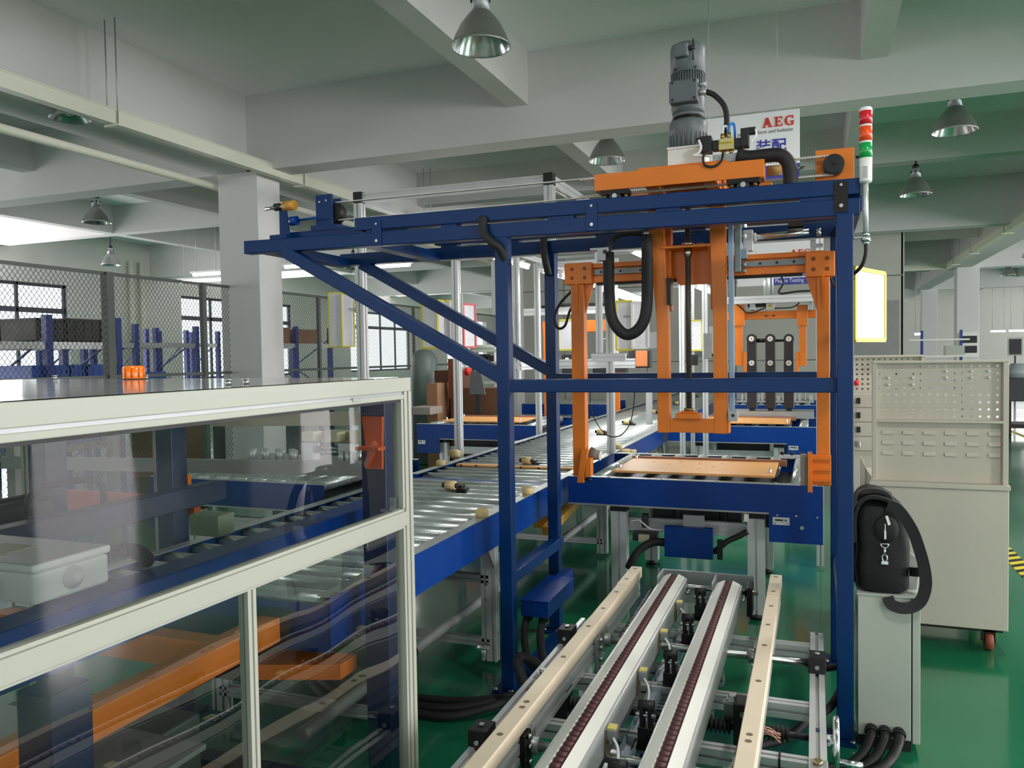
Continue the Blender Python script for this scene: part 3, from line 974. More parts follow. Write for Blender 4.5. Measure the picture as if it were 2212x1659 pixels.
part(k_, 'black_cable', RUBBER, MB().tube(bez((.07, YG + .05, 1.89), (.085, YG + .04, 1.85), (.11, YG + .03, 1.83)), .006, 8))
part(k_, 'black_cable', RUBBER, MB().tube(bez((-1.16, YG + .03, 1.88), (-1.22, YG + .02, 1.82), (-1.255, YG + .02, 1.75), (-1.24, YG + .02, 1.69), (-1.20, YG + .02, 1.70), (-1.17, YG + .02, 1.78), (-1.13, YG + .03, 1.82)), .007, 8))

# ---- hanging cable loop
hose = MB()
cl = bez((-.905, 3.70, 2.03), (-.905, 3.70, 1.86), (-.895, 3.70, 1.73), (-.86, 3.70, 1.665), (-.815, 3.70, 1.640), (-.765, 3.70, 1.665), (-.732, 3.70, 1.73), (-.722, 3.70, 1.86), (-.722, 3.70, 2.10), n=4)
t = thing('cable_loop', 'thick black cable sleeve hanging in a U left of the orange mast', 'cable', (-.81, 3.70, 1.62))
part(t, 'sleeve', RUBBER, hose.tube(cl, .027, 9))
part(t, 'top_bow', RUBBER, MB().tube(bez((-.905, 3.70, 2.03), (-.895, 3.70, 2.075), (-.86, 3.70, 2.105), (-.80, 3.70, 2.112), (-.74, 3.70, 2.105)), .013, 8))
part(t, 'clamp_bracket', ALUD, B(-.955, -.90, 3.675, 3.73, 1.99, 2.045).box(-.99, -.90, 3.68, 3.72, 2.04, 2.052), bevel=.002)
part(t, 'clamp_screw', DARK, MB().cyl((-.915, 3.668, 2.03), (-.915, 3.674, 2.03), .010, 12))

# ---- stack light
sl = thing('stack_light', 'signal tower with red, orange and green segments at the right gantry post', 'signal light', (.187, 3.36, 1.97))
cx, cyy = .187, 3.36
part(sl, 'top_cap', WHITE, MB().lathe([(.0235, 2.459), (.0235, 2.468), (.018, 2.474), (0, 2.475)], (cx, cyy, 0), 24))
SEG = ((2.408, 2.459, M('signal_red', (214, 34, 48), .25, var=0, coat=.5)), (2.346, 2.400, M('signal_orange', (244, 82, 30), .25, var=0, coat=.5)), (2.282, 2.338, M('signal_green', (20, 164, 78), .25, var=0, coat=.5)))
for z0, z1, m in SEG:
    part(sl, 'lens', m, MB().cyl((cx, cyy, z0), (cx, cyy, z1), .0235, 28))
for z in (2.338, 2.400):
    part(sl, 'ring', WHITE, MB().cyl((cx, cyy, z), (cx, cyy, z + .008), .0225, 24))
part(sl, 'base', WHITE, MB().lathe([(.0, 2.19), (.021, 2.19), (.0225, 2.20), (.0235, 2.282), (0, 2.282)], (cx, cyy, 0), 24))
tl = MB()
for i in range(9):
    tl.box(cx - .012, cx + .006, cyy - .0242, cyy - .0236, 2.205 + i * .005, 2.207 + i * .005)
part(sl, 'print', M('grey_print', (150, 150, 150), .6), tl, kind='stuff')
part(sl, 'pole', ALU, MB().cyl((cx, cyy, 2.00), (cx, cyy, 2.19), .0095, 14))
part(sl, 'pole_nut', STEEL, MB().cyl((cx, cyy, 1.965), (cx, cyy, 1.985), .017, 6).cyl((cx, cyy, 1.985), (cx, cyy, 2.0), .014, 12).cyl((cx, cyy, 1.955), (cx, cyy, 1.965), .012, 12))
part(sl, 'holder', ALUD, B(.144, .20, 3.345, 3.375, 1.978, 1.983))
part(sl, 'cable', RUBBER, MB().tube(bez((cx, cyy, 1.96), (cx, cyy, 1.92), (.176, 3.37, 1.88), (.155, 3.40, 1.855), (.13, 3.44, 1.84)), .007, 8).tube(bez((.16, 3.45, 2.31), (.17, 3.42, 2.30), (.18, 3.385, 2.285)), .006, 6))

# ---- hanging instruction sheet on the right post
d = Vector((.131, .32, 0)).normalized()
nrm = Vector((d.y, -d.x, 0))
A = Vector((.151, 3.43, 1.590))
t = thing('instruction_board', 'printed sheet in a yellow frame on the right gantry post', 'sign board', A)
L_, H_ = .345, .283
U = Vector((0, 0, 1))
part(t, 'sheet', PRINT, MB().plate([A + nrm * .002, A + d * L_ + nrm * .002, A + d * L_ + U * H_ + nrm * .002, A + U * H_ + nrm * .002], -.004))
for a0, a1 in ((A, A + d * L_), (A + U * H_, A + d * L_ + U * H_), (A, A + U * H_), (A + d * L_, A + d * L_ + U * H_)):
    part(t, 'frame_bar', YELLOW, MB().bar(a0, a1, .016, .012, up=nrm))
part(t, 'hook_wire', BLACK, MB().tube([A + U * (H_ - .05) - d * .02, A + U * (H_ - .04)], .002, 5))

# ---- blue wiring box between the left posts and its hoses
t = thing('wiring_box', 'blue sheet metal wiring box low between the left gantry posts', 'junction box', (-1.23, 3.75, .30))
part(t, 'box_body', BLUE2, B(-1.30, -1.165, 3.50, 3.93, .318, .392), bevel=.003)
part(t, 'lid', BLUE2, B(-1.303, -1.160, 3.495, 3.935, .392, .400), bevel=.002)
part(t, 'bracket', BLUE2, B(-1.30, -1.25, 3.86, 4.20, .33, .37))
for x, e in ((-1.285, -1.20), (-1.205, -1.11)):
    part(t, 'hose', RUBBER, MB().tube(bez((x, 3.56, .318), (x - .005, 3.52, .25), (x + .01, 3.49, .16), (x + .04, 3.49, .09), (e, 3.55, .05), (e + .1, 3.62, .035)), .019, 10))
    part(t, 'hose_nut', BLACK, MB().cyl((x, 3.56, .318), (x, 3.555, .285), .025, 10))

# ================================================================ low chain conveyor in the foreground
ZC = .50
cc = thing('chain_conveyor', 'low aluminium chain conveyor with cream side rails running towards the camera', 'conveyor', (-.5, 2.6, 0))
YN, YE = 1.15, 3.86
for xc, ye, s in ((-.818, 3.85, 1), (-.168, 3.90, -1)):
    r = part(cc, 'cream_rail', CREAM, B(xc - .026, xc + .026, YN, ye - .32, ZC - .045, ZC), bevel=.003)
    part(cc, 'cream_rail', CREAM, B(xc - .026, xc + .026, ye - .32, ye, ZC - .045, ZC + .004), bevel=.003)
    for y in (1.75, 2.02, 2.20, 2.24, 2.62, 2.95, 3.18, 3.42, 3.62, ye - .04):
        part(r, 'countersunk_hole', M('hole_shadow', (128, 110, 88), .6), MB().cyl((xc, y, ZC - .003), (xc, y, ZC + (.0006 if y < ye - .32 else .0046)), .0095, 12))
    part(cc, 'rail_profile', ALU, MB().slot((xc, YN, ZC - .088), (xc, ye - .02, ZC - .088), .04, .084, g=.010, dep=.010))
    for y in (2.12, 2.95):
        for sx in (1,):
            b = part(cc, 'rail_bracket', IRON if y < 2.5 else ALUD, B(xc + s * .021, xc + s * .035, y, y + .06, ZC - .20, ZC - .05), bevel=.002)
            for dz in (.06, .09, .135, .165):
                part(b, 'cap_screw', STEEL, MB().cyl((xc + s * .035, y + .03, ZC - dz), (xc + s * .047, y + .03, ZC - dz), .009, 10))
# the two chain tracks
lnk = None
for xc, ye in ((-.618, 3.76), (-.366, 3.72)):
    part(cc, 'track_profile', ALU, MB().prof((xc, YN, ZC - .07), (xc, ye, ZC - .07), [(-.055, -.03), (.055, -.03), (.058, .045), (.058, .06), (.038, .060), (.018, .072), (.0145, .072), (.0145, .05), (-.0145, .05), (-.0145, .072), (-.018, .072), (-.038, .060), (-.058, .06), (-.058, .045)]))
    part(cc, 'track_beam', ALUD, MB().slot((xc, YN, ZC - .125), (xc, ye - .05, ZC - .125), .08, .05, g=.010, dep=.010))
    for s in (-1, 1):
        part(cc, 'guide_strip', M('uhmw_strip', (226, 226, 218), .5, var=.03), MB().prof((xc, YN, ZC), (xc, ye, ZC), [(s * .016, .003), (s * .045, -.009), (s * .05, -.006), (s * .018, .008)]))
    y = YN
    n = 0
    while y < ye - .01:
        if lnk is None:
            lnk = part(cc, 'chain_link', BROWN, MB().cyl((-.0125, 0, 0), (.0125, 0, 0), .0118, 12).box(-.0135, -.0105, -.0155, .0155, -.008, .004).box(.0105, .0135, -.0155, .0155, -.008, .004), local=True)
            lnk.location = (xc + .5, y - 2.6, ZC - .001)
        else:
            o = lnk.copy()
            COL.objects.link(o)
            o.location = (xc + .5, y - 2.6, ZC - .001)
        y += .0300
        n += 1
    sp = MB().cyl((xc - .005, ye, ZC - .045), (xc + .005, ye, ZC - .045), .036, 20)
    for k in range(13):
        a = 2 * PI * k / 13
        q = Vector((0, math.cos(a), math.sin(a)))
        sp.bar(Vector((xc - .004, ye, ZC - .045)) + q * .040, Vector((xc + .004, ye, ZC - .045)) + q * .040, .008, .010, up=q)
    part(cc, 'sprocket', IRON, sp)
    part(cc, 'end_guard', ALUD, B(xc - .066, xc - .060, ye - .10, ye + .05, ZC - .16, ZC + .015), bevel=.001)
    for k in range(3):
        part(cc, 'tension_bolt', STEEL, bolt((xc + .06, ye - .06 + k * .03, ZC - .06), (1, 0, 0), .009, .016))
part(cc, 'end_plate', ALUD, B(-.70, -.27, 3.905, 3.917, .33, .485))
part(cc, 'drive_shaft', STEEL, MB().cyl((-.70, 3.74, ZC - .045), (-.24, 3.74, ZC - .045), .012, 12))
part(cc, 'shaft_bearing', IRON, B(-.285, -.262, 3.68, 3.80, ZC - .14, ZC - .01), bevel=.003)
# side chain on the left of the tracks
sc = MB()
for k in range(34):
    yy = 3.10 + k * .019
    sc.box(-.735, -.722, yy, yy + .012, .40 + k * .0006, .412 + k * .0006)
    sc.cyl((-.742, yy + .015, .406 + k * .0006), (-.715, yy + .015, .406 + k * .0006), .004, 6)
part(cc, 'drive_chain', IRON, sc, kind='stuff')
# frame underneath
ZF = .34
part(cc, 'side_beam', ALU, MB().slot((.008, 1.2, ZF), (.008, 3.52, ZF), .05, .07, g=.012, dep=.012))
part(cc, 'side_beam', ALU, MB().slot((-.95, 1.2, ZF), (-.95, 3.40, ZF), .05, .07, g=.012, dep=.012))
for y in (1.66, 2.02, 2.42, 2.81, 3.39):
    part(cc, 'cross_beam', ALU, MB().slot((-.93, y, ZF), (-.016, y, ZF), .045, .05, g=.010, dep=.010))
for y in (1.85, 2.70, 3.05):
    part(cc, 'cross_beam', ALUD, MB().slot((-.66, y, ZF - .02), (-.32, y, ZF - .02), .06, .04, g=.010, dep=.010))
for x in (-.95, .008):
    for y in (1.35, 2.30, 3.36):
        part(cc, 'leg', ALU, MB().slot((x, y, .04), (x, y, ZF - .035), .045, g=.01, dep=.01))
        part(cc, 'levelling_foot', BLACK, MB().cyl((x, y, 0), (x, y, .012), .03, 14).cyl((x, y, .012), (x, y, .04), .008, 8))
# shafts with bearing blocks
for y, z in ((3.10, .40), (2.20, .39)):
    part(cc, 'guide_shaft', STEEL, MB().cyl((-.93, y, z), (.02, y, z), .0145, 14))
    for x in (-.95, .008):
        b = part(cc, 'bearing_block', BLACK, B(x - .030, x + .030, y - .04, y + .04, z - .025, z + .035), bevel=.003)
        part(b, 'cap_screw', STEEL, MB().cyl((x, y - .046, z), (x, y - .04, z), .008, 8).cyl((x, y, z + .035), (x, y, z + .041), .009, 8))
    for x in (-.80, -.20):
        part(cc, 'linear_bushing', ALUD, MB().cyl((x - .035, y, z), (x + .035, y, z), .026, 16))
        part(cc, 'shaft_clamp', ALUD, B(x - .012, x + .012, y - .035, y + .035, z - .04, z + .045), bevel=.002)
# width adjusting spindle with bellows and handwheel
YS, ZS = 2.63, .335
part(cc, 'spindle', DARK, MB().cyl((-.95, YS, ZS), (.06, YS, ZS), .011, 12))
for x0, x1 in ((-.42, -.25), (-.185, -.06), (-.80, -.68)):
    be = MB()
    pr = []
    n = int((x1 - x0) / .014)
    for k in range(n):
        pr += [(.015, k * .014), (.026, k * .014 + .004), (.026, k * .014 + .007), (.015, k * .014 + .011)]
    be.lathe(pr, (x0, YS, ZS), 16, (1, 0, 0))
    part(cc, 'bellows', RUBBER, be)
for x in (-.215, -.83):
    b = part(cc, 'spindle_block', BLACK, B(x - .03, x + .03, YS - .035, YS + .035, ZS - .07, ZS + .09), bevel=.003)
    part(b, 'cap_screw', STEEL, MB().cyl((x, YS - .043, ZS + .06), (x, YS - .035, ZS + .06), .010, 10))
    part(cc, 'rail_arm', IRON, B(x + .0, x + .022, YS - .02, YS + .02, ZS + .06, ZC - .10))
b = part(cc, 'pillow_bearing', M('bearing_blue', (70, 92, 120), .4, .3), MB().cyl((-.012, YS, ZS), (.03, YS, ZS), .032, 18).box(-.01, .028, YS - .06, YS + .06, ZS - .04, ZS - .02))
b = part(cc, 'pillow_bearing', M('bearing_blue2', (70, 92, 120), .4, .3), MB().cyl((-.965, YS, ZS), (-.93, YS, ZS), .032, 18).box(-.965, -.93, YS - .06, YS + .06, ZS - .04, ZS - .02))
hw = MB()
hw.tube([(.062, YS + math.cos(2 * PI * k / 28) * .068, ZS + math.sin(2 * PI * k / 28) * .068) for k in range(28)], .009, 8, closed=True)
hw.cyl((.035, YS, ZS), (.068, YS, ZS), .018, 14)
for k in range(3):
    a = 2 * PI * k / 3 + .5
    hw.bar((.055, YS, ZS), (.062, YS + math.cos(a) * .066, ZS + math.sin(a) * .066), .012, .008)
h = part(cc, 'handwheel', STEEL, hw)
part(h, 'crank_handle', STEEL, MB().cyl((.066, YS - .05, ZS - .04), (.135, YS - .05, ZS - .04), .010, 12))
# corner clamp blocks on the side beam
for y in (2.33, 1.75):
    b = part(cc, 'corner_clamp', ALUD, B(-.016, .034, y - .03, y + .03, ZF + .036, ZF + .062), bevel=.003)
    part(b, 'clamp_bolt', M('brass_bolt2', (170, 160, 120), .3, .8), bolt((.008, y, ZF + .062), (0, 0, 1), .013, .012))
for x in (-.90, -.25):
    part(cc, 'angle_bracket', ALUD, B(x - .03, x + .03, 2.62, 2.66, .41, .416).box(x - .03, x + .03, 2.655, 2.66, .34, .416))
    part(cc, 'hex_bolt', STEEL, MB().cyl((x, 2.64, .416), (x, 2.64, .424), .02, 14).cyl((x, 2.64, .424), (x, 2.64, .440), .014, 6))
# stop modules and sensors in the middle
BLUEH = M('air_hose_blue', (40, 150, 210), .4)
for i, y in enumerate((1.62, 1.98, 2.36, 2.80, 3.22, 3.60)):
    if i < 6:
        b = part(cc, 'stop_module', BLACK, B(-.505, -.455, y, y + .05, .36, .415).box(-.50, -.488, y + .005, y + .045, .415, .475).box(-.475, -.463, y + .005, y + .045, .415, .475), bevel=.002)
        part(b, 'stop_roller', BLACK, MB().cyl((-.505, y + .025, .475), (-.458, y + .025, .475), .017, 12))
        part(b, 'stop_base', IRON, B(-.52, -.42, y - .01, y + .06, .35, .36))
        part(b, 'mount_plate', ALUD, B(-.455, -.425, y - .01, y + .05, .36, .40), bevel=.001)
        part(b, 'pivot_pin', STEEL, MB().cyl((-.512, y + .012, .45), (-.45, y + .012, .45), .006, 8))
for y in (1.50, 1.84, 2.18, 2.62, 3.02, 3.40):
    b = part(cc, 'sensor', ALUD, B(-.556, -.528, y, y + .034, .448, .482), bevel=.002)
    part(b, 'sensor_face', M('sensor_yellow', (216, 200, 104), .5) if y < 1.6 else bpy.data.materials['sensor_yellow'], B(-.554, -.530, y + .001, y + .033, .482, .486))
    part(b, 'sensor_bracket', M('bracket_bronze', (150, 140, 112), .4, .6), B(-.562, -.556, y - .005, y + .04, .40, .48).box(-.566, -.562, y + .005, y + .02, .455, .465))
    part(b, 'sensor_cable', WHITE, MB().tube(bez((-.535, y - .002, .46), (-.515, y - .035, .45), (-.505, y - .08, .43), (-.515, y - .11, .405), (-.535, y - .13, .385)), .0042, 8))
for y in (2.06, 2.58):
    part(cc, 'air_hose', BLUEH, MB().tube(bez((-.45, y, .37), (-.475, y - .03, .35), (-.50, y - .07, .33), (-.54, y - .10, .31)), .0045, 8))
    part(cc, 'air_hose', BLUEH, MB().tube(bez((-.78, y, .33), (-.74, y + .02, .33), (-.70, y + .01, .325), (-.66, y, .32)), .0035, 6))
du = part(cc, 'wire_duct', M('duct_grey', (176, 184, 196), .5), B(-.545, -.51, 1.2, 3.55, .30, .345))
ft = MB()
y = 1.2
while y < 3.5:
    for xx in (-.547, -.508):
        ft.box(xx - .001, xx + .001, y, y + .007, .345, .372)
    y += .0125
part(du, 'duct_fingers', M('duct_grey2', (170, 178, 190), .5), ft, kind='stuff')
part(cc, 'floor_tray', BLUE2, B(-.58, -.36, 1.5, 3.3, .235, .25))
cw = MB()
for i in range(8):
    a = random.uniform(-1, 1)
    cw.tube(bez((-.185, 2.55, .35 + i * .003), (-.14, 2.56 + a * .01, .36 + i * .003), (-.10, 2.57 + a * .03, .355 + a * .012)), .0016, 5)
part(cc, 'loose_wires', M('wire_pink', (224, 170, 150), .5), cw, kind='stuff')
part(cc, 'looped_tube', RUBBER, MB().tube(bez((-.05, 2.42, .27), (-.10, 2.44, .26), (-.16, 2.46, .27), (-.20, 2.48, .28)), .016, 10))
part(cc, 'white_tube', WHITE, MB().tube(bez((-.10, 2.44, .275), (-.085, 2.42, .30), (-.06, 2.405, .295), (-.045, 2.40, .27)), .004, 6))
for y in (2.02, 2.42):
    for x in (-.40, -.22, -.10):
        part(cc, 'cable_tie', BLACK, B(x, x + .006, y - .025, y + .025, ZF - .028, ZF + .028))

# hoses and cables on the floor around it
solo('floor_hose', RUBBER, MB().tube(bez((-.15, 3.55, .30), (-.06, 3.60, .22), (.02, 3.62, .19), (.08, 3.62, .20), (.14, 3.60, .24)), .014, 10), 'black hose curving from the conveyor to the right gantry post', 'hose')
solo('floor_hose', RUBBER, MB().tube(bez((.12, 3.55, .18), (.06, 3.40, .12), (-.02, 3.30, .10), (-.10, 3.22, .05), (-.20, 3.16, .03), (-.26, 3.08, .03)), .016, 10), 'black hose dropping from the right gantry post under the cream rail', 'hose')
for i, (a, b) in enumerate((((-1.45, 3.30), (-1.95, 3.0)), ((-1.44, 3.38), (-2.0, 3.1)), ((-1.42, 3.24), (-1.9, 2.9)))):
    solo('floor_cable', RUBBER, MB().tube(bez((-1.22 + i * .02, 3.30 - i * .05, .035 + .02 * i), (a[0], a[1] - .22, .03), (a[0] - .25, a[1] - .26, .03), (b[0], b[1], .03), (b[0] - .3, b[1] + .2, .03)), .021 - i * .002, 10),
         ['thick black cable on the floor left of the gantry base', 'second black cable lying behind the first at the gantry base', 'thin black cable nearest the camera at the gantry base'][i], 'cable')
solo('floor_cable', RUBBER, MB().tube(bez((-1.08, 3.06, .04), (-1.13, 3.08, .16), (-1.19, 3.16, .25), (-1.15, 3.26, .20), (-1.05, 3.30, .10)), .022, 10), 'black hose bowed up beside the cream rail at the gantry base', 'cable')

# ================================================================ main roller line
mc = thing('roller_conveyor', 'long main roller line with zinc rollers and blue side channels receding to the cabin', 'conveyor', (-2.02, 9, 0))
XL, XR, ZT = -2.485, -1.455, .786
SEGS = ((2.16, 4.55), (4.65, 10.4), (10.46, 16.6))
for a, b in SEGS:
    for x0, x1, s in ((XL, XL + .006, 1), (XR - .006, XR, -1)):
        part(mc, 'side_channel', BLUE2, B(x0, x1, a, b, .618, ZT - .004))
        part(mc, 'top_flange', GALV, B(x0 - .002, x0 + .05, a, b, ZT - .004, ZT) if s > 0 else B(x1 - .05, x1 + .002, a, b, ZT - .004, ZT))
part(mc, 'gap_darkening_sheet', DARK, B(XL + .05, XR - .05, 2.2, 16.5, .628, .632))  # added dark sheet: hides the green floor and darkens the gaps between rollers
part(mc, 'dark_filler_bar', DARK, B(-2.25, -1.95, 2.4, 16.4, .34, .44))  # made-up dark bar, fills in for shade and clutter beneath the line
part(mc, 'end_beam', BLUE2, B(XL, XR, 4.56, 4.64, .62, ZT - .02))
part(mc, 'end_beam', BLUE2, B(XL + .02, XR - .01, 2.16, 2.17, .60, ZT - .03))
r0 = None
y = 2.24
while y < 16.5:
    if abs(y - 4.6) > .07 and abs(y - 5.245) > .06 and abs(y - 10.43) > .05:
        if r0 is None:
            r0 = part(mc, 'roller', ROLLZ, MB().cyl((-.485, 0, 0), (.485, 0, 0), .038, 20).cyl((-.505, 0, 0), (.505, 0, 0), .012, 8), local=True)
            r0.location = (.05, y - 9, .737)
        else:
            piece(mc, r0, (0, y - 9 - r0.location.y, 0))
    y += .138 if y > 2.9 or y < 2.5 else .16
part(mc, 'lift_plate', PEACH, B(-2.42, -1.52, 5.215, 5.275, .758, .774), bevel=.002)
for x in (-2.38, -2.26, -2.09, -1.92, -1.79, -1.66):
    part(mc, 'plate_screw', DARK, MB().cyl((x, 5.213, .767), (x, 5.216, .767), .008, 8))
for x, yy in ((-1.975, 4.185), (-1.915, 5.33), (-1.93, 7.49), (-1.92, 8.6), (-1.93, 10.2), (-1.925, 12.05), (-1.98, 14.25)):
    b = part(mc, 'stop_block', IRON, B(x - .05, x + .05, yy + .03, yy + .09, .72, .80).box(x + .03, x + .09, yy, yy + .06, .74, .785), bevel=.004)
    part(b, 'stop_roller', TAN, MB().cyl((x - .032, yy, .802), (x + .028, yy, .802), .026, 16))
    part(b, 'stop_hub', IRON, MB().cyl((x - .055, yy, .802), (x + .045, yy, .802), .014, 10))
for x, yy in ((-1.482, 3.48), (-1.482, 4.13), (-2.462, 5.05), (-1.48, 6.3)):
    part(mc, 'guide_roller', TAN, MB().lathe([(.010, ZT), (.030, ZT), (.032, ZT + .004), (.032, ZT + .032), (.024, ZT + .037), (.012, ZT + .034), (.0, ZT + .034)], (x, yy, 0), 20))
for x, yy in ((-2.64, 5.66), (-2.60, 5.60), (-1.36, 6.02), (-1.30, 5.98)):
    part(mc, 'corner_roller', TAN, MB().cyl((x - .03, yy, .79), (x + .03, yy + .02, .79), .030, 16).cyl((x - .045, yy, .79), (x - .03, yy, .79), .018, 12))
for yy in (2.75, 3.64, 5.9, 8.4, 11.0, 14.0):
    for x in (XL + .07, XR - .06):
        lg = part(mc, 'leg', ALU, MB().slot((x, yy, .03), (x, yy, .62), .08, .04, g=.012, dep=.012))
        part(lg, 'joint_bolt', STEEL, MB().cyl((x - .01, yy - .026, .42), (x - .01, yy - .018, .42), .008, 8))
        part(lg, 'joint_bolt', STEEL, MB().cyl((x - .01, yy - .026, .34), (x - .01, yy - .018, .34), .008, 8))
        part(mc, 'corner_gusset', ALUD, MB().plate([(x + .03, yy - .02, .61), (x + .03, yy - .10, .61), (x + .03, yy - .02, .50)], .006))
    part(mc, 'cross_tie', ALU, MB().slot((XL + .07, yy, .12), (XR - .06, yy, .12), .04, .04, g=.01, dep=.01))
    part(mc, 'cross_tie', ALUD, MB().slot((XL + .07, yy, .44), (XR - .06, yy, .44), .04, .04, g=.01, dep=.01))
part(mc, 'air_pipe', M('pvc_grey', (150, 154, 154), .5), MB().cyl((-1.68, 2.3, .235), (-1.68, 8.5, .235), .024, 14))
for yy in (2.9, 3.12):
    part(mc, 'pipe_clip', BLACK, MB().cyl((-1.68, yy, .235), (-1.68, yy + .012, .235), .027, 14))
part(mc, 'pipe_tee', ALU, MB().cyl((-1.55, 3.56, .12), (-1.49, 3.56, .12), .012, 10).cyl((-1.52, 3.56, .12), (-1.52, 3.56, .07), .010, 10))
part(mc, 'yellow_bracket', M('bracket_amber', (190, 130, 40), .5), B(-1.72, -1.56, 4.9, 4.96, .42, .56).box(-1.72, -1.66, 4.0, 4.06, .44, .58), bevel=.006)
part(mc, 'drive_guard', M('yellow_band', (200, 150, 50), .5), MB().bar((-1.465, 5.3, .62), (-1.465, 4.4, .52), .06, .05))
for yy in (3.0, 5.2):
    part(mc, 'drive_motor', DARK, MB().cyl((-2.1, yy, .50), (-1.80, yy, .50), .07, 18).box(-1.80, -1.68, yy - .06, yy + .06, .42, .58))


# ================================================================ cross transfer conveyors
def transfer(x0, x1, y0, label, plate=True, detail=True, depth=1.22, flip=False, name='transfer_conveyor'):
    t = thing(name, label, 'conveyor', ((x0 + x1) / 2, y0 + depth / 2, 0))
    yb = y0 + depth
    zt = .80
    for ya, yb2, s in ((y0, y0 + .006, 1), (yb - .006, yb, -1)):
        part(t, 'side_channel', BLUE2, B(x0, x1, ya, yb2, .64, zt))
        part(t, 'top_flange', GALV, B(x0, x1, y0, y0 + .045, zt - .001, zt + .004) if s > 0 else B(x0, x1, yb - .045, yb, zt - .001, zt + .004))
        part(t, 'bottom_flange', ALUD, B(x0, x1, y0 - .002, y0 + .045, .630, .640) if s > 0 else B(x0, x1, yb - .045, yb, .630, .640))
    n = 8
    for i in range(n):
        x = x0 + .17 + (x1 - x0 - .30) * i / (n - 1)
        ya_ = y0 + .05 if (not plate or i in (0, n - 1)) else y0 + .72
        part(t, 'roller', ROLLZ, MB().cyl((x, ya_, .772), (x, yb - .06, .772), .044, 18))
    part(t, 'inner_pan', DARK, B(x0 + .02, x1 - .02, y0 + .05, yb - .05, .70, .705))
    if plate:
        px0, px1 = (x0 + .26, x1 - .26)
        p = part(t, 'lift_plate', PEACH, B(px0, px1, y0 + .10, y0 + .70, .820, .834), bevel=.002)
        for k, (fx, fy) in enumerate(((.03, .93), (.02, .06), (.97, .06))):
            part(p, 'locating_pin', STEEL, MB().lathe([(.009, .834), (.009, .855), (.005, .865), (0, .866)], (px0 + (px1 - px0) * fx, y0 + .18 + .52 * fy, 0), 12))
        hs = MB()
        for fx, fy in ((.30, .5), (.42, .35), (.50, .62), (.60, .4), (.64, .7), (.36, .78), (.52, .2), (.18, .7)):
            hx, hy = px0 + (px1 - px0) * fx, y0 + .18 + .52 * fy
            hs.box(hx - .012, hx + .012, hy - .004, hy + .004, .8338, .8346)
        part(p, 'plate_slots', M('slot_brown', (150, 100, 60), .6), hs, kind='stuff')
        part(t, 'plate_ledge', M('ledge_brown', (150, 104, 84), .5), B(px0 - .01, px1 + .05, y0 + .70, y0 + .735, .806, .848), bevel=.002)
        part(t, 'plate_lift', DARK, B(px0 + .2, px1 - .2, y0 + .3, y0 + .6, .50, .70))
    for i in range(4):
        x = x0 + .25 + (x1 - x0 - .5) * i / 3
        for yy in (y0 + .02, yb - .02):
            part(t, 'flange_bolt', STEEL, MB().cyl((x, yy, zt + .004), (x, yy, zt + .010), .008, 8))
    for x in (x0 + .30, x1 - .36):
        for yy in (y0 + .09, yb - .10):
            l = part(t, 'leg', ALU, MB().slot((x, yy, .03), (x, yy, .59), .095, .07, up=(0, 1, 0), g=.012, dep=.012))
            part(l, 'leg_head', BLACK, B(x - .05, x + .05, yy - .04, yy + .04, .59, .64))
            part(l, 'levelling_foot', BLACK, MB().cyl((x, yy, 0), (x, yy, .03), .04, 14))
    for yy in (y0 + .16, yb - .10):
        part(t, 'cross_tie', ALU, MB().slot((x0 + .30, yy, .50), (x1 - .36, yy, .50), .04, .08, g=.01, dep=.01))
    dx = x1 if not flip else x0 + .285
    p = part(t, 'drive_cover', BLUE2, B(dx - .285, dx, y0 - .006, y0 + .004, .475, .640), bevel=.001)
    q = part(p, 'slot_plate', ALU, B(dx - .265, dx - .175, y0 - .011, y0 - .006, .575, .618))
    part(q, 'slot', BLACK, B(dx - .252, dx - .19, y0 - .0125, y0 - .011, .598, .607))
    part(q, 'plate_screw', STEEL, MB().cyl((dx - .205, y0 - .018, .602), (dx - .205, y0 - .011, .602), .008, 12).cyl((dx - .252, y0 - .014, .584), (dx - .252, y0 - .011, .584), .005, 8).cyl((dx - .186, y0 - .014, .584), (dx - .186, y0 - .011, .584), .005, 8))
    if detail:
        for xx, zz in ((dx - .24, .63), (dx - .14, .63), (dx - .03, .628), (dx - .11, .565)):
            part(p, 'cover_screw', STEEL, MB().cyl((xx, y0 - .012, zz), (xx, y0 - .006, zz), .007 if zz > .6 else .012, 6))
    part(t, 'motor', DARK, MB().cyl((x1 - .30, y0 + .25, .56), (x1 - .30, y0 + .55, .56), .06, 16))
    return t


tr = transfer(-1.42, .045, 4.70, 'nearest transfer conveyor with the peach coloured lift plate under the orange clamp arms')
# things under its front: wiring box, hoses, valves
p = part(tr, 'control_box', BLUE2, B(-.825, -.547, 4.66, 4.70, .355, .535), bevel=.003)
part(p, 'box_hanger', ALUD, B(-.72, -.60, 4.70, 4.72, .53, .60))
for x in (-.755, -.62):
    part(p, 'lid_screw', DARK, MB().cyl((x, 4.655, .528), (x, 4.66, .528), .008, 8))
part(tr, 'cable_hose', RUBBER, MB().tube(bez((-.83, 4.70, .43), (-.90, 4.70, .425), (-.97, 4.68, .385), (-1.01, 4.66, .33), (-1.04, 4.66, .27)), .024, 10))
part(tr, 'cable_hose', RUBBER, MB().tube(bez((-.545, 4.71, .39), (-.515, 4.70, .42), (-.47, 4.70, .46), (-.41, 4.71, .49), (-.36, 4.72, .52)), .017, 10))
part(tr, 'hose_strap', BLACK, B(-.525, -.495, 4.68, 4.70, .355, .47))
part(tr, 'air_valve', DARK, B(-.975, -.94, 4.74, 4.79, .50, .58).box(-1.03, -.88, 4.73, 4.80, .42, .47), bevel=.003)
